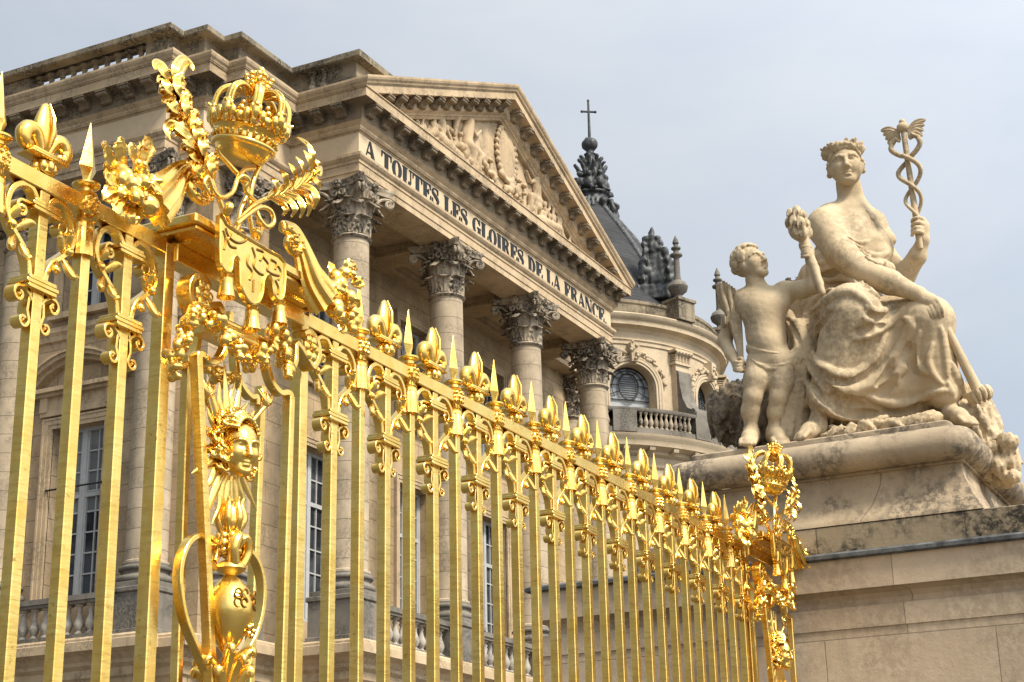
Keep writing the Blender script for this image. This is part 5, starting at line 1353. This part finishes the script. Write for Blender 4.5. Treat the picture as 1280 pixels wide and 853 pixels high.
tp = [(.03,5.655)]+[(.05+.165*math.cos(a), 5.82+.165*math.sin(a)) for a in np.linspace(-PI/2+.1, PI/2-.05, 12)]+[(.02,5.99)]
TP = []
for cx_, cy_, a0 in ((16.1,3.34,PI*1.5),(19.2,3.34,PI*2),(19.2,5.83,PI*.5),(16.1,5.83,PI)):
    pass
def rrect(x0, x1, y0, y1, r, n=6):
    out = []
    for cx_, cy_, a0 in ((x0+r,y1-r,PI*.5),(x0+r,y0+r,PI),(x1-r,y0+r,PI*1.5),(x1-r,y1-r,0)):
        for t in np.linspace(0, 1, n): out.append((cx_+r*math.cos(a0+t*PI/2), cy_+r*math.sin(a0+t*PI/2)))
    return out
run('torus', tp, 'torus', pd, rrect(15.9,19.4,3.15,6.0,.07), 50)
m = MB(); m.mould(rrect(15.92,19.3,3.2,5.9,.06), [(0,5.985),(.015,5.99),(.015,6.055),(-.02,6.075),(-.4,6.085)], True)
m.add([(x,y,6.0855) for x, y in rrect(15.92+.35,19.3-.35,3.2+.35,5.9-.35,.06)], [tuple(range(24))]); m.build('plinth_slab', M['torus'], pd, 40)
# ------------------------------------------------------------------ the stone statues
M['statue'] = stone('statue_stone', (.58,.455,.29), (.48,.365,.22), dirt=(.085,.065,.045), stain=.42, streak=.16, pits=.8, fine=20., plo=.42)
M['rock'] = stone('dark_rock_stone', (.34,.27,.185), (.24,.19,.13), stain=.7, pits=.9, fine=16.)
def ray(px, py): return _F+_R*(px-640)/_f-_U*(py-426.5)/_f
def G(px, py, dx=0.): d = ray(px, py); q = d*((16.6+dx)/d[0]); return V(q[0], q[1], q[2]+CAMZ)
def hit(S, px, py, x0=15.6, x1=17.9, dflt=None):
    """depth at which the sculpted form is met along the line of sight of the measured point"""
    d = ray(px, py); xs = np.arange(x0, x1, S.h*.5); Pq = d[None, :]*(xs/d[0])[:, None]; Pq[:, 2] += CAMZ
    I = np.round((Pq-S.lo)/S.h).astype(int); ok = ((I >= 0) & (I < S.n)).all(1); I = np.clip(I, 0, S.n-1)
    v = np.where(ok, S.d[I[:,0], I[:,1], I[:,2]], 1)
    k = np.argmax(v < 0)
    return Pq[k] if v[k] < 0 else (None if dflt is None else G(px, py, dflt))
VD = _F/np.linalg.norm(_F)
def folds(S, lst, k=.035):
    """cloth ridges (r>0) and grooves (r<0) laid on the surface along measured lines"""
    todo = []
    for r, pts in lst:
        Q = []
        for x, y in cr(pts, 5):
            p = hit(S, x, y)
            if p is not None: Q.append(p)
        if len(Q) > 3:
            Q = np.array(Q); W_ = Q.copy()
            for _ in range(3): W_[1:-1] = (W_[:-2]+W_[1:-1]*2+W_[2:])/4
            todo.append((r, W_))
    for r, Q in todo:
        n_ = len(Q); rad = [abs(r)*(.45+.75*math.sin(PI*(i+.5)/n_)) for i in range(n_)]
        if r > 0: S.path(Q-VD*.12*r, [1.12*q for q in rad], k*.5)
        else: S.path(Q-VD*.12*abs(r), [1.3*q for q in rad], k*.4, True)
def CAP(S, a, b, ra, rb=None, k=.05): S.cap(G(*a), G(*b), ra, rb, k)
def ELL(S, c, r, k=.05, M_=None): S.ell(G(*c), r, M_, k)
def bas(f, up=(0,0,1)):
    f = V(*f); f /= np.linalg.norm(f); s = np.cross(f, up); s /= np.linalg.norm(s); return np.array([s, f, np.cross(s, f)])
def finger(S, a, b, c, d, r): S.path(cr([a, b, c, d], 3), [r*(1.05-.3*i/9) for i in range(10)], .008)

# ---- seated woman: body
wo = thing('statue', 'large seated stone woman wearing a laurel wreath and long robe, turned to the right', 'statue', tuple(G(1080,545,.2)))
S = SDF((15.75,2.75,6.05), (17.55,5.15,9.75), .0135)
HA = bas((-.93,-.27,-.10), (-.04,.05,1)); hc = G(1057,207,.22)
SH = SDF(hc-V(.36,.36,.40), hc+V(.36,.36,.36), .0062); head(SH, hc, HA, .515, .02); SH.cap(G(1060,228,.30), G(1063,246,.34), .128, .136, .04)
CAP(S, (1066,272,.30), (1072,312,.24), .20, .28, .14)
CAP(S, (1060,228,.30), (1066,262,.38), .135, .155, .06)
CAP(S, (1066,262,.38), (1040,270,.22), .13, .15, .08); CAP(S, (1066,262,.38), (1092,278,.55), .13, .14, .08)
ELL(S, (1032,284,.14), (.20,.20,.22), .08); ELL(S, (1090,292,.52), (.17,.17,.18), .08)
CAP(S, (1046,288,.28), (1085,292,.42), .24, .22, .10)
CAP(S, (1064,310,.30), (1052,368,.40), .33, .31, .12)
ELL(S, (1096,306,.20), (.14,.14,.14), .08); ELL(S, (1068,312,.08), (.14,.14,.14), .08)
CAP(S, (1052,368,.40), (1050,410,.45), .33, .40, .1)
# right arm reaching across the lap
CAP(S, (1030,282,.06), (1052,318,-.10), .185, .17, .06); CAP(S, (1052,318,-.10), (1084,342,-.25), .17, .135, .05)
CAP(S, (1084,342,-.25), (1112,353,-.30), .140, .13, .05); CAP(S, (1112,353,-.30), (1148,368,-.34), .128, .078, .04)
CAP(S, (1148,368,-.34), (1163,378,-.34), .08, .075, .03); ELL(S, (1160,376,-.36), (.06,.10,.07), .03)
for x0, y0 in ((1171,373),(1167,377),(1162.5,380.5),(1158,383)):
    finger(S, G(x0-4,y0-2,-.35), G(x0+2,y0+4,-.40), G(x0+6,y0+13,-.40), G(x0+8,y0+23,-.34), .0225)
finger(S, G(1158,372,-.30), G(1166,373,-.26), G(1173,378,-.24), G(1178,386,-.25), .028)
# left arm raised behind with the caduceus
CAP(S, (1092,296,.52), (1112,330,.42), .15, .125, .05); CAP(S, (1112,330,.42), (1130,345,.32), .125, .115, .05)
CAP(S, (1130,345,.32), (1147,320,.22), .12, .095, .05); CAP(S, (1147,320,.22), (1154,300,.16), .095, .065, .04)
CAP(S, (1154,300,.16), (1153,284,.15), .066, .075, .03); ELL(S, (1152,284,.14), (.055,.07,.09), .03)
for i, (y, o) in enumerate(((275,.0),(281,.0),(287,.0),(292,.01))):
    finger(S, G(1155,y,.14), G(1149,y-2.5,.02), G(1142,y-1,.02), G(1140,y+3,.10), .024)
finger(S, G(1155,290,.18), G(1152,280,.24), G(1148,272,.22), G(1145,268,.17), .026)
# shins and feet
CAP(S, (1066,392,-.40), (1030,500,-.38), .19, .13, .05); CAP(S, (1030,500,-.38), (1022,528,-.40), .12, .085, .04)
def foot(S, ank, toe, w=.085):
    a, t = G(*ank), G(*toe); t[2] = max(t[2], 6.115); d = t-a; S.ell(a+V(0,0,-.07)-d*.10, (.085,.085,.085), None, .04)
    S.cap(a, a+d*.55+V(0,0,.0), .085, .075, .05); S.cap(a+d*.5, t-d*.05, .085, .06, .05)
    s = np.cross(d/np.linalg.norm(d), (0,0,1)); s /= np.linalg.norm(s); dn = d/np.linalg.norm(d)
    for i in range(5):
        q = t+s*(i-2)*.036; q[2] = 6.12; S.cap(q-dn*.05+V(0,0,.02), q+dn*(.055-.012*abs(i-1)), .03, .024, .012)
foot(S, (1022,530,-.40), (1002,551,-.62))
CAP(S, (1160,400,-.15), (1184,500,-.10), .18, .10, .05); foot(S, (1188,514,-.10), (1212,541,-.30))
S.noise(.003, .16, 2)
SW = S; body = S.build('body', M['statue'], wo, more=(SH,))
# hair and laurel wreath
S = SDF(hc-V(.36,.40,.36), hc+V(.36,.40,.36), .0075); HP = lambda x, y, z: hc+.515*(HA[0]*x+HA[1]*y+HA[2]*z)
S.ell(HP(0,-.14,.14), (.19,.215,.20), HA, .02)
for s in (-1, 1):
    for j in range(5):
        P_ = cr([HP(s*.015,.315-.10*j,.40+.035*j), HP(s*.14,.30-.10*j,.37+.02*j), HP(s*.255,.20-.09*j,.27+.0*j), HP(s*.325,.05-.07*j,.11), HP(s*.325,-.08-.05*j,-.05)], 5)
        S.path(P_, [.021+.007*math.sin(i*1.1+j*2) for i in range(len(P_))], .005)
    for j in range(4): S.ell(HP(s*(.34+.015*(j % 2)),.02-.08*j,.06-.055*j), (.035,.035,.035), None, .008)
rr = random.Random(4)
for row in range(3):      # laurel leaves, staggered
    for j in range(19):
        a = math.radians(-126+14*j+5*row+rr.uniform(-4,4))
        out = HA[0]*math.sin(a)+HA[1]*math.cos(a); tan = (HA[0]*math.cos(a)-HA[1]*math.sin(a))*(-1 if a > 0 else 1)
        b = HP(.375*math.sin(a), .40*math.cos(a)-.10, .285+.045*row-.05*abs(a)/2); dv = HA[2]*rr.uniform(.45,.95)+out*rr.uniform(.25,.8)-tan*rr.uniform(.2,1.); dv /= np.linalg.norm(dv)
        sd = np.cross(dv, out); sd /= np.linalg.norm(sd)+1e-9; S.ell(b+dv*.035, (.027,.011,rr.uniform(.042,.062)), np.array([sd, np.cross(sd, dv), dv]), .003)
S.path([HP(.385*math.sin(a),.40*math.cos(a)-.10,.32) for a in np.linspace(-2,2,18)], .018, .006)
S.ell(HP(0,-.50,.02), (.10,.10,.10), None, .03)
S.build('laurel_wreath', M['statue'], wo)
# drapery
S = SDF((15.72,2.85,6.05), (17.75,5.25,8.95), .0115)
CAP(S, (1052,330,.36), (1050,380,.42), .34, .36, .1)
CAP(S, (1050,400,.42), (1067,398,-.40), .40, .30, .1); ELL(S, (1064,390,-.42), (.29,.29,.30), .08)
CAP(S, (1085,410,.42), (1158,402,-.14), .36, .27, .1); ELL(S, (1160,402,-.16), (.25,.25,.25), .07)
CAP(S, (1064,395,-.40), (1034,500,-.36), .29, .20, .08)
CAP(S, (1162,405,-.14), (1180,492,-.10), .24, .17, .08)
CAP(S, (1080,420,-.10), (1145,425,.05), .30, .28, .14); CAP(S, (1068,450,-.18), (1165,450,.02), .25, .24, .14)
CAP(S, (1060,490,-.16), (1160,480,.02), .24, .22, .12); CAP(S, (1050,520,-.10), (1140,508,.05), .20, .18, .10)
CAP(S, (1025,430,.10), (1012,545,.25), .34, .36, .12); CAP(S, (1015,470,.30), (1000,550,.30), .22, .22, .1)
CAP(S, (1100,430,.50), (1130,540,.55), .42, .5, .15); CAP(S, (1176,475,.30), (1200,540,.40), .20, .28, .12); CAP(S, (1060,400,.7), (1070,540,.7), .45, .5, .1)
CAP(S, (1078,322,.29), (1058,368,.39), .335, .345, .10); ELL(S, (1094,307,.22), (.155,.155,.15), .06)
for r_, pts_ in ((.032,[(1083,263),(1091,274),(1100,288),(1108,302),(1112,318)]),(.024,[(1088,266),(1096,277),(1104,290)]),(.022,[(1060,297),(1072,303),(1085,303),(1097,296),(1106,288)]),(.017,[(1068,305),(1080,312),(1094,313),(1108,308)]),(.018,[(1074,311),(1084,320),(1096,322),(1109,318)]),(.020,[(1082,321),(1092,328),(1102,330),(1111,326)]),(.014,[(1090,305),(1094,316),(1095,330)]),(.014,[(1100,300),(1104,312),(1104,326)])):
    Q = [q for q in (hit(SW, x, y) for x, y in cr(pts_, 5)) if q is not None]
    if len(Q) > 3: S.path(np.array(Q)+VD*.3*r_, [r_*(.5+.6*math.sin(PI*(i+.5)/len(Q))) for i in range(len(Q))], .02)
CAP(S, (1096,308,.20), (1088,332,.18), .15, .17, .06); ELL(S, (1099,310,.19), (.13,.14,.13), .06)
CAP(S, (1104,318,.12), (1093,348,.18), .10, .13, .05); CAP(S, (1046,330,.05), (1108,338,.02), .10, .10, .06)
CAP(S, (1095,276,.52), (1110,300,.40), .07, .09, .04)
CAP(S, (1028,325,.0), (1078,350,.0), .13, .13, .06); CAP(S, (1022,350,.15), (1010,400,.25), .22, .26, .08)
folds(S, [
 (.045,[(1008,395),(1008,425),(1018,450),(1038,466),(1060,470),(1080,462),(1098,440),(1108,415)]),
 (.05,[(1004,405),(1004,435),(1016,462),(1040,482),(1066,488),(1092,478),(1112,455),(1128,425),(1140,400)]),
 (.035,[(1030,478),(1050,490),(1072,492),(1092,484)]),
 (.045,[(1003,440),(1008,475),(1022,500),(1048,518),(1080,524),(1110,522)]),
 (.035,[(1075,490),(1095,500),(1120,506),(1145,503),(1165,492),(1185,488)]),
 (.04,[(1085,486),(1105,480),(1125,465),(1140,440),(1150,415)]),
 (.03,[(1098,500),(1112,505),(1128,506)]),
 (.035,[(1080,398),(1092,404),(1106,402),(1118,390)]),(.03,[(1082,382),(1094,390),(1108,388),(1118,378)]),
 (.035,[(1068,425),(1082,420),(1100,412),(1118,400),(1130,385)]),
 (.04,[(1013,410),(1020,392),(1034,375),(1050,366),(1066,366),(1080,374),(1088,384)]),
 (.03,[(1018,425),(1024,408),(1034,398)]),(.03,[(1012,385),(1024,372),(1040,362)]),(.035,[(1004,398),(1016,380),(1030,366)]),
 (.035,[(1146,420),(1142,445),(1150,460),(1162,468)]),(.03,[(1128,440),(1122,465),(1120,480)]),
 (.035,[(1130,398),(1140,405),(1135,425),(1125,445)]),(.025,[(1166,430),(1160,450),(1168,470),(1178,480)]),
 (.03,[(1176,410),(1182,440),(1184,470)]),
 (.035,[(990,470),(985,510),(978,545)]),(.035,[(1000,480),(992,520),(986,550)]),(.03,[(1012,490),(1004,525),(996,550)]),
 (.03,[(1022,515),(1018,530),(1030,545)]),(.03,[(1040,525),(1036,540)]),(.03,[(1052,528),(1046,543)]),(.03,[(1066,530),(1062,543)]),
 (.03,[(1022,338),(1040,334),(1056,326)]),(.03,[(1020,350),(1040,348),(1058,340)]),(.03,[(1024,330),(1040,326)]),(.035,[(1035,352),(1058,346),(1084,362),(1098,372)]),
 (.03,[(1058,336),(1076,348),(1094,366)]),(.03,[(1080,326),(1092,332),(1106,326)]),(.025,[(1084,316),(1098,322),(1110,316)]),(.025,[(1078,334),(1090,342),(1106,338)]),
 (.04,[(1190,455),(1200,485),(1212,520)]),(.035,[(1196,470),(1210,495),(1224,515)]),(.03,[(1186,480),(1194,510),(1200,530)]),
], .035)
folds(S, [
 (-.030,[(1006,415),(1010,445),(1026,468),(1050,478),(1076,472),(1094,456)]),
 (-.035,[(1010,452),(1026,478),(1050,496),(1075,498)]),(-.03,[(1015,480),(1032,502),(1060,512)]),
 (-.035,[(1020,415),(1028,400),(1040,390)]),(-.04,[(1006,405),(1012,392),(1024,380)]),(-.03,[(1086,392),(1098,398),(1110,396)]),(-.03,[(1092,408),(1104,408)]),
 (-.035,[(994,475),(988,515),(982,548)]),(-.035,[(1006,485),(998,522),(992,550)]),(-.035,[(1030,520),(1024,540)]),(-.035,[(1046,526),(1040,543)]),(-.03,[(1058,528),(1054,543)]),
 (-.04,[(1030,492),(1052,503),(1078,506)]),(-.035,[(1040,512),(1066,517),(1095,516)]),(-.04,[(1120,470),(1108,486),(1096,494)]),(-.035,[(1142,432),(1138,452),(1146,466)]),(-.035,[(1070,415),(1086,412),(1100,404)]),
 (-.03,[(1105,512),(1130,514),(1155,504)]),(-.03,[(1116,450),(1108,470),(1096,482)]),(-.03,[(1030,343),(1048,340)]),(-.025,[(1070,346),(1086,360)]),(-.03,[(1136,430),(1130,455)]),
], .03)
S.noise(.004, .14, 6)
# clear the arms and feet so that they stay free of the cloth
S.build('robe', M['statue'], wo)

# ---- standing boy
bo = thing('statue', 'curly-haired standing stone boy in a loincloth looking up at the seated woman', 'statue', tuple(G(955,548,-.45)))
B0 = -.42
g_ = lambda x, y, d=0.: (x, y, B0+d)
S = SDF((15.75,4.35,6.05), (16.95,6.05,8.75), .0115)
BA = bas((-.46,-.86,.20), (-.10,.16,1)); bc = G(*g_(939,330,.02))
SH = SDF(bc-V(.32,.32,.30), bc+V(.32,.32,.30), .0055); head(SH, bc, BA, .42, .02); SH.cap(G(*g_(943,350,.03)), G(*g_(947,360,.04)), .095, .10, .04)
CAP(S, g_(943,350,.03), g_(950,368,.05), .10, .115, .05)
ELL(S, g_(931,374,.05), (.115,.115,.12), .06); ELL(S, g_(980,366,.08), (.11,.11,.11), .06)
CAP(S, g_(938,376,.05), g_(975,372,.08), .12, .12, .08)
CAP(S, g_(953,386,.03), g_(958,420,.05), .20, .178, .10); ELL(S, g_(942,384,-.02), (.12,.15,.10), .14); ELL(S, g_(967,382,-.01), (.12,.15,.10), .14); CAP(S, g_(955,398,.02), g_(957,418,.03), .195, .185, .10)
CAP(S, g_(957,420,.05), g_(963,446,.06), .178, .205, .08); ELL(S, g_(959,428,-.06), (.11,.14,.13), .06)
CAP(S, g_(950,455,.02), g_(946,474,-.02), .150, .135, .06); CAP(S, g_(946,474,-.02), g_(941,496,-.05), .135, .096, .05)
CAP(S, g_(941,496,-.05), g_(938,514,.0), .095, .096, .04); CAP(S, g_(938,514,.0), g_(939,541,.04), .094, .058, .04)
CAP(S, g_(977,455,.06), g_(977,478,.05), .145, .128, .06); CAP(S, g_(977,478,.05), g_(973,498,.02), .128, .092, .05)
CAP(S, g_(973,498,.02), g_(970,516,.06), .09, .092, .04); CAP(S, g_(970,516,.06), g_(968,540,.10), .09, .056, .04)
foot(S, g_(939,541,.04), g_(935,556,-.26)); foot(S, g_(968,540,.10), g_(976,551,-.10))
# raised arm with the flowers
CAP(S, g_(982,364,.08), g_(1003,362,.0), .105, .095, .05); CAP(S, g_(1003,362,.0), g_(1019,357,-.06), .095, .085, .04)
CAP(S, g_(1019,357,-.06), g_(1016,338,-.10), .085, .07, .04); CAP(S, g_(1016,338,-.10), g_(1012,322,-.12), .068, .052, .03)
ELL(S, g_(1011,314,-.12), (.055,.06,.075), .03)
for y in (309,313,317,321): finger(S, G(*g_(1014,y,-.10)), G(*g_(1010,y-1,-.20)), G(*g_(1004,y,-.20)), G(*g_(1002,y+1,-.12)), .020)
finger(S, G(*g_(1012,319,-.06)), G(*g_(1006,315,-.02)), G(*g_(1001,310,-.04)), G(*g_(1000,305,-.08)), .021)
# hanging arm
CAP(S, g_(928,376,.06), g_(914,402,.14), .10, .085, .05); CAP(S, g_(914,402,.14), g_(906,426,.12), .085, .075, .04)
CAP(S, g_(906,426,.12), g_(913,442,.02), .075, .062, .04); CAP(S, g_(913,442,.02), g_(919,452,-.03), .06, .048, .03); ELL(S, g_(921,456,-.05), (.05,.055,.065), .03)
for y in (452,456,460,463): finger(S, G(*g_(918,y,-.05)), G(*g_(921,y+1,-.12)), G(*g_(926,y+1,-.12)), G(*g_(929,y,-.05)), .018)
finger(S, G(*g_(920,451,-.06)), G(*g_(925,448,-.10)), G(*g_(929,450,-.10)), G(*g_(930,454,-.08)), .019)
S.ell(G(*g_(957,430,-.20)), (.02,.012,.02), None, .015, True)
S.noise(.002, .12, 9)
SB = S; S.build('body', M['statue'], bo, more=(SH,))
S = SDF(bc-V(.36,.36,.32), bc+V(.36,.36,.40), .0115); rr = random.Random(31); HB = lambda x, y, z: bc+.42*(BA[0]*x+BA[1]*y+BA[2]*z)
S.ell(HB(0,-.13,.13), (.155,.185,.165), BA, .02)
for i in range(74):
    th, ph = rr.uniform(0, 2*PI), rr.uniform(-.5, 1.45); n_ = V(math.cos(ph)*math.sin(th), math.cos(ph)*math.cos(th), math.sin(ph))
    if n_[1] > .55 and n_[2] < .62: continue
    if n_[2] < -.1 and n_[1] > .05: continue
    c = HB(.39*n_[0], .46*n_[1]-.10, .44*n_[2]+.12); u = np.cross(BA[0]*n_[0]+BA[1]*n_[1]+BA[2]*n_[2], V(.3,.2,.9)); u /= np.linalg.norm(u); w_ = np.cross(u, BA[0]*n_[0]+BA[1]*n_[1]+BA[2]*n_[2])
    r = rr.uniform(.026,.042); S.path([c+u*r*math.cos(q)*(1-.08*q)+w_*r*math.sin(q)*(1-.08*q) for q in np.linspace(0, 5.5, 9)], .0165, .008)
S.build('hair', M['statue'], bo)
S = SDF((15.75,4.2,6.05), (17.3,5.5,7.95), .0125)
for q_ in range(5):
    P_ = []
    for x, yy in cr([(935,433+3.2*q_),(945,437+4.2*q_),(958,440+5.0*q_),(974,442+5.0*q_),(988,440+4.4*q_),(999,434+3.4*q_)], 5):
        q = hit(SB, x, yy); q = G(*g_(x, yy, .04)) if q is None else q; P_.append(q)
    P_ = np.array(P_)
    for _ in range(4): P_[1:-1] = (P_[:-2]+2*P_[1:-1]+P_[2:])/4
    S.path(P_+VD*.012, [.018+.008*math.sin(PI*((i+.5)/len(P_))*2+q_*1.3)+.004*(q_ in (0,4)) for i in range(len(P_))], .006)
for x0, x1, x2, d_ in ((996,990,984,.12),(1003,1000,992,.16),(1008,1006,1003,.22),(990,984,978,.30),(1000,996,990,.32)):
    P_ = cr([G(*g_(x0,405,d_+.1)), G(*g_(x0+5,440,d_)), G(*g_(x1,490,d_)), G(*g_(x2,546,d_))], 6); S.path(P_, [.06+.04*i/len(P_) for i in range(len(P_))], .03)
CAP(S, g_(985,395,.28), g_(1006,440,.2), .07, .08, .03); CAP(S, g_(995,470,.30), g_(985,548,.34), .13, .16, .05)
folds(S, [(-.03,[(998,450),(995,490),(986,540)]),(-.03,[(990,460),(985,505),(980,545)]),(-.025,[(1004,450),(1000,500),(994,545)]),(-.02,[(985,400),(996,420),(1003,440)])], .02)
S.noise(.006, .12, 4); S.build('loincloth', M['statue'], bo)

# ---- things the statues hold
def held(name, label, cat, S=None, mb=None, base=None, sm=50):
    o = (S.build(name, M['statue']) if S is not None else mb.build(name, M['statue'], None, sm)); tag(o, label, cat); return o
m = MB(); a, b = G(1129,163,.06), G(1149,300,.10); ax = (b-a)/np.linalg.norm(b-a)
m.tube([a, b, b+ax*.10], [.030,.036,.028], 10); m.ball(tuple(a-ax*.03), (.07,.07,.06), 12, 8); m.ball(tuple(a-ax*.10), .035, 8, 6)
su = np.cross(ax, V(-1,0,0)); su /= np.linalg.norm(su); sv = np.cross(ax, su)
Lc = np.linalg.norm(b-a)
for s in (-1, 1):
    Q = []
    for t in np.linspace(0, 1, 60):
        z = Lc*(.14+.80*t); ph = PI*.5+t*2*PI*1.6; r = .115*(1-t)**1.1+.046
        Q.append(a+ax*z+su*s*r*math.sin(ph)+sv*s*(.055 if t > .12 else .02)*math.cos(ph))
    hd = [Q[0]-ax*.06-su*s*.015, Q[0]-ax*.10-su*s*.07, Q[0]-ax*.055-su*s*.105]
    Q = hd[::-1]+Q; m.tube(Q, [.014,.032,.030]+[.030*(1-.45*i/59) for i in range(60)], 8)
    for j in range(5):      # wings
        p0 = a+ax*.03+su*s*.05; tip = a+su*s*(.25-.02*j)+ax*(-.07+.06*j)+sv*.03; Q_ = cr([p0+ax*.02*j, (p0+tip)/2-ax*.03, tip],7); m.blade(Q_, [.040*math.sin(PI*min(1,.12+.86*i/(len(Q_)-1)))**.7 for i in range(len(Q_))], .016, -VD, .3)
held('caduceus', 'stone caduceus with two coiled snakes and small wings held up by the seated woman', 'caduceus', mb=m)
m = MB(); a, b = G(1164,372,-.30), G(1222,488,-.12); P_ = [a+(b-a)*t for t in np.linspace(-.03,1,12)]
m.tube(P_, [.034+.022*i/11 for i in range(12)], 12); d = (b-a)/np.linalg.norm(b-a); u, w_ = np.cross(d, V(-1,0,0)), None; u /= np.linalg.norm(u); w_ = np.cross(d, u)
m.lathe([(.06,0),(.10,.02),(.11,.05),(.09,.07)], (0,0,0), 14); m.v[-14*4:] = [tuple(b+u*x+w_*y+d*z) for x, y, z in m.v[-14*4:]]
for i in range(12):
    t = i*PI/6; q = b+u*.085*math.cos(t)+w_*.085*math.sin(t); m.tube(cr([q, q+d*.07+u*.02*math.cos(t), q+d*.13+u*.01*math.sin(3*t)],4), [.035]*4+[.03,.026,.02,.014,.008], 7)
held('torch', 'stone torch turned downward under the seated woman\'s outstretched hand', 'torch', mb=m)
S = SDF(G(1000,330,-.75)-V(.2,.35,.5), G(1000,330,-.35)+V(.2,.35,.75), .011); rr = random.Random(6)
S.path([G(*g_(1028,366,-.16)), G(*g_(1016,330,-.15)), G(*g_(1004,298,-.13))], [.035,.045,.06], .02)
for x, y, d_, r in ((988,268,-.14,.045),(996,265,-.20,.05),(1004,270,-.12,.042),(992,277,-.22,.05),(1001,279,-.24,.05),(1008,281,-.12,.045),(986,279,-.06,.045),(996,288,-.20,.055),(1004,290,-.20,.05),(1011,291,-.08,.045),(991,288,-.04,.05),(1000,272,-.04,.045)):
    S.ell(G(*g_(x,y,d_)), (r,r,r*1.5), None, .012); S.cap(G(*g_(x,y,d_)), G(*g_(x-1,y-8,d_)), r*.75, .006, .008)
    for q in (-.5,.5): S.path([G(*g_(x-1+q*4,y+6,d_-r)), G(*g_(x-1+q*7,y,d_-r*1.05)), G(*g_(x-1+q*2,y-7,d_-r*.4))], .008, .006)
for i in range(6): a = i*1.05; S.path(cr([G(*g_(1004,300,-.14)), G(*g_(1000+8*math.cos(a),294,-.14+.09*math.sin(a))), G(*g_(999+13*math.cos(a),284,-.14+.13*math.sin(a)))],4), [.03,.034,.036,.036,.034,.03,.024,.016,.01], .01)
held('flower_bunch', 'stone bunch of buds raised in the hand of the standing boy', 'flowers', S=S)
m = MB(); rr = random.Random(14)
for i in range(15):
    t = i/14; xt, yt = 899+22*t, 351+16*abs(t-.3)+(rr.uniform(12,60) if i % 2 == 1 else 0); d_ = .05+.10*math.sin(i*2.1)
    P_ = cr([G(*g_(926+3*t,466,-.06)), G(*g_(921+6*t,430,.0+d_*.4)), G(*g_(910+14*t,395,d_)), G(*g_(xt,yt+10,d_)), G(*g_(xt-1,yt,d_-.02))], 5)
    n_ = len(P_); m.tube(P_, [.010+.018*math.sin(PI*min(1,((j+.5)/n_)**1.3*.93)) for j in range(n_)], 8, flat=.7)
held('palm_leaves', 'stone sheaf of long leaves hanging in the lowered hand of the standing boy', 'leaves', mb=m)
# rock, trophies and fruit behind and beside the figures
S = SDF((15.95,2.2,5.0), (18.6,6.4,8.3), .022); rr = random.Random(77)
CAP(S, (912,524,.2), (935,518,.40), .19, .24, .1); ELL(S, (915,512,.25), (.25,.24,.18), .08); CAP(S, (935,520,.45), (1050,520,.9), .35, .5, .2); CAP(S, (1010,390,.85), (1040,540,.9), .42, .6, .2)
CAP(S, (1105,490,.9), (1192,545,.7), .40, .28, .15)
S.noise(.10, .42, 1); S.noise(.05, .17, 3); S.noise(.03, .085, 8)
o = S.build('rock', M['rock']); tag(o, 'rough dark carved rock mass behind and beneath the stone figures', 'rock')
S = SDF((15.9,1.9,5.0), (18.2,3.5,6.7), .016)
CAP(S, (1205,520,.10), (1236,560,.25), .17, .20, .06); CAP(S, (1215,500,.25), (1235,535,.30), .18, .16, .05); ELL(S, (1252,580,.35), (.22,.2,.2), .05)
for i in range(44): S.ell(G(1238+rr.uniform(-8,30), 545+rr.uniform(0,52)+rr.uniform(0,6), .30+rr.uniform(-.22,.12)), (rr.uniform(.05,.10),)*3, None, .015)
folds(S, [(.03,[(1210,520),(1222,540),(1230,556)]),(.03,[(1218,510),(1232,530),(1240,545)]),(-.02,[(1214,515),(1227,537),(1235,552)])], .02)
S.noise(.02, .10, 5); o = S.build('cornucopia', M['statue']); tag(o, 'stone horn of plenty spilling lumpy fruit over the right end of the pedestal', 'cornucopia')
# trophies carved on the plinth before the woman
S = SDF((15.85,3.0,6.0), (16.6,4.75,6.5), .013); rr = random.Random(5)
for i in range(30):
    x = 1042+rr.uniform(0,120); y = 546-(x-1042)*.155+rr.uniform(-6,3); t = rr.uniform(0,6.3); a = G(x,y,-.52+rr.uniform(0,.18)); d = V(0,math.cos(t),.35*math.sin(t)+.15)*rr.uniform(.08,.2)
    S.path(cr([a-d, a+V(-.03,0,.03), a+d],4), rr.uniform(.022,.04), .01)
CAP(S, (1100,538,-.42), (1165,524,-.40), .07, .09, .04); CAP(S, (1050,545,-.42), (1100,540,-.4), .05, .06, .03)
S.noise(.015,.07,2); o = S.build('carved_trophies', M['statue']); tag(o, 'low heap of carved trophies lying on the plinth in front of the woman\'s robe', 'carving')
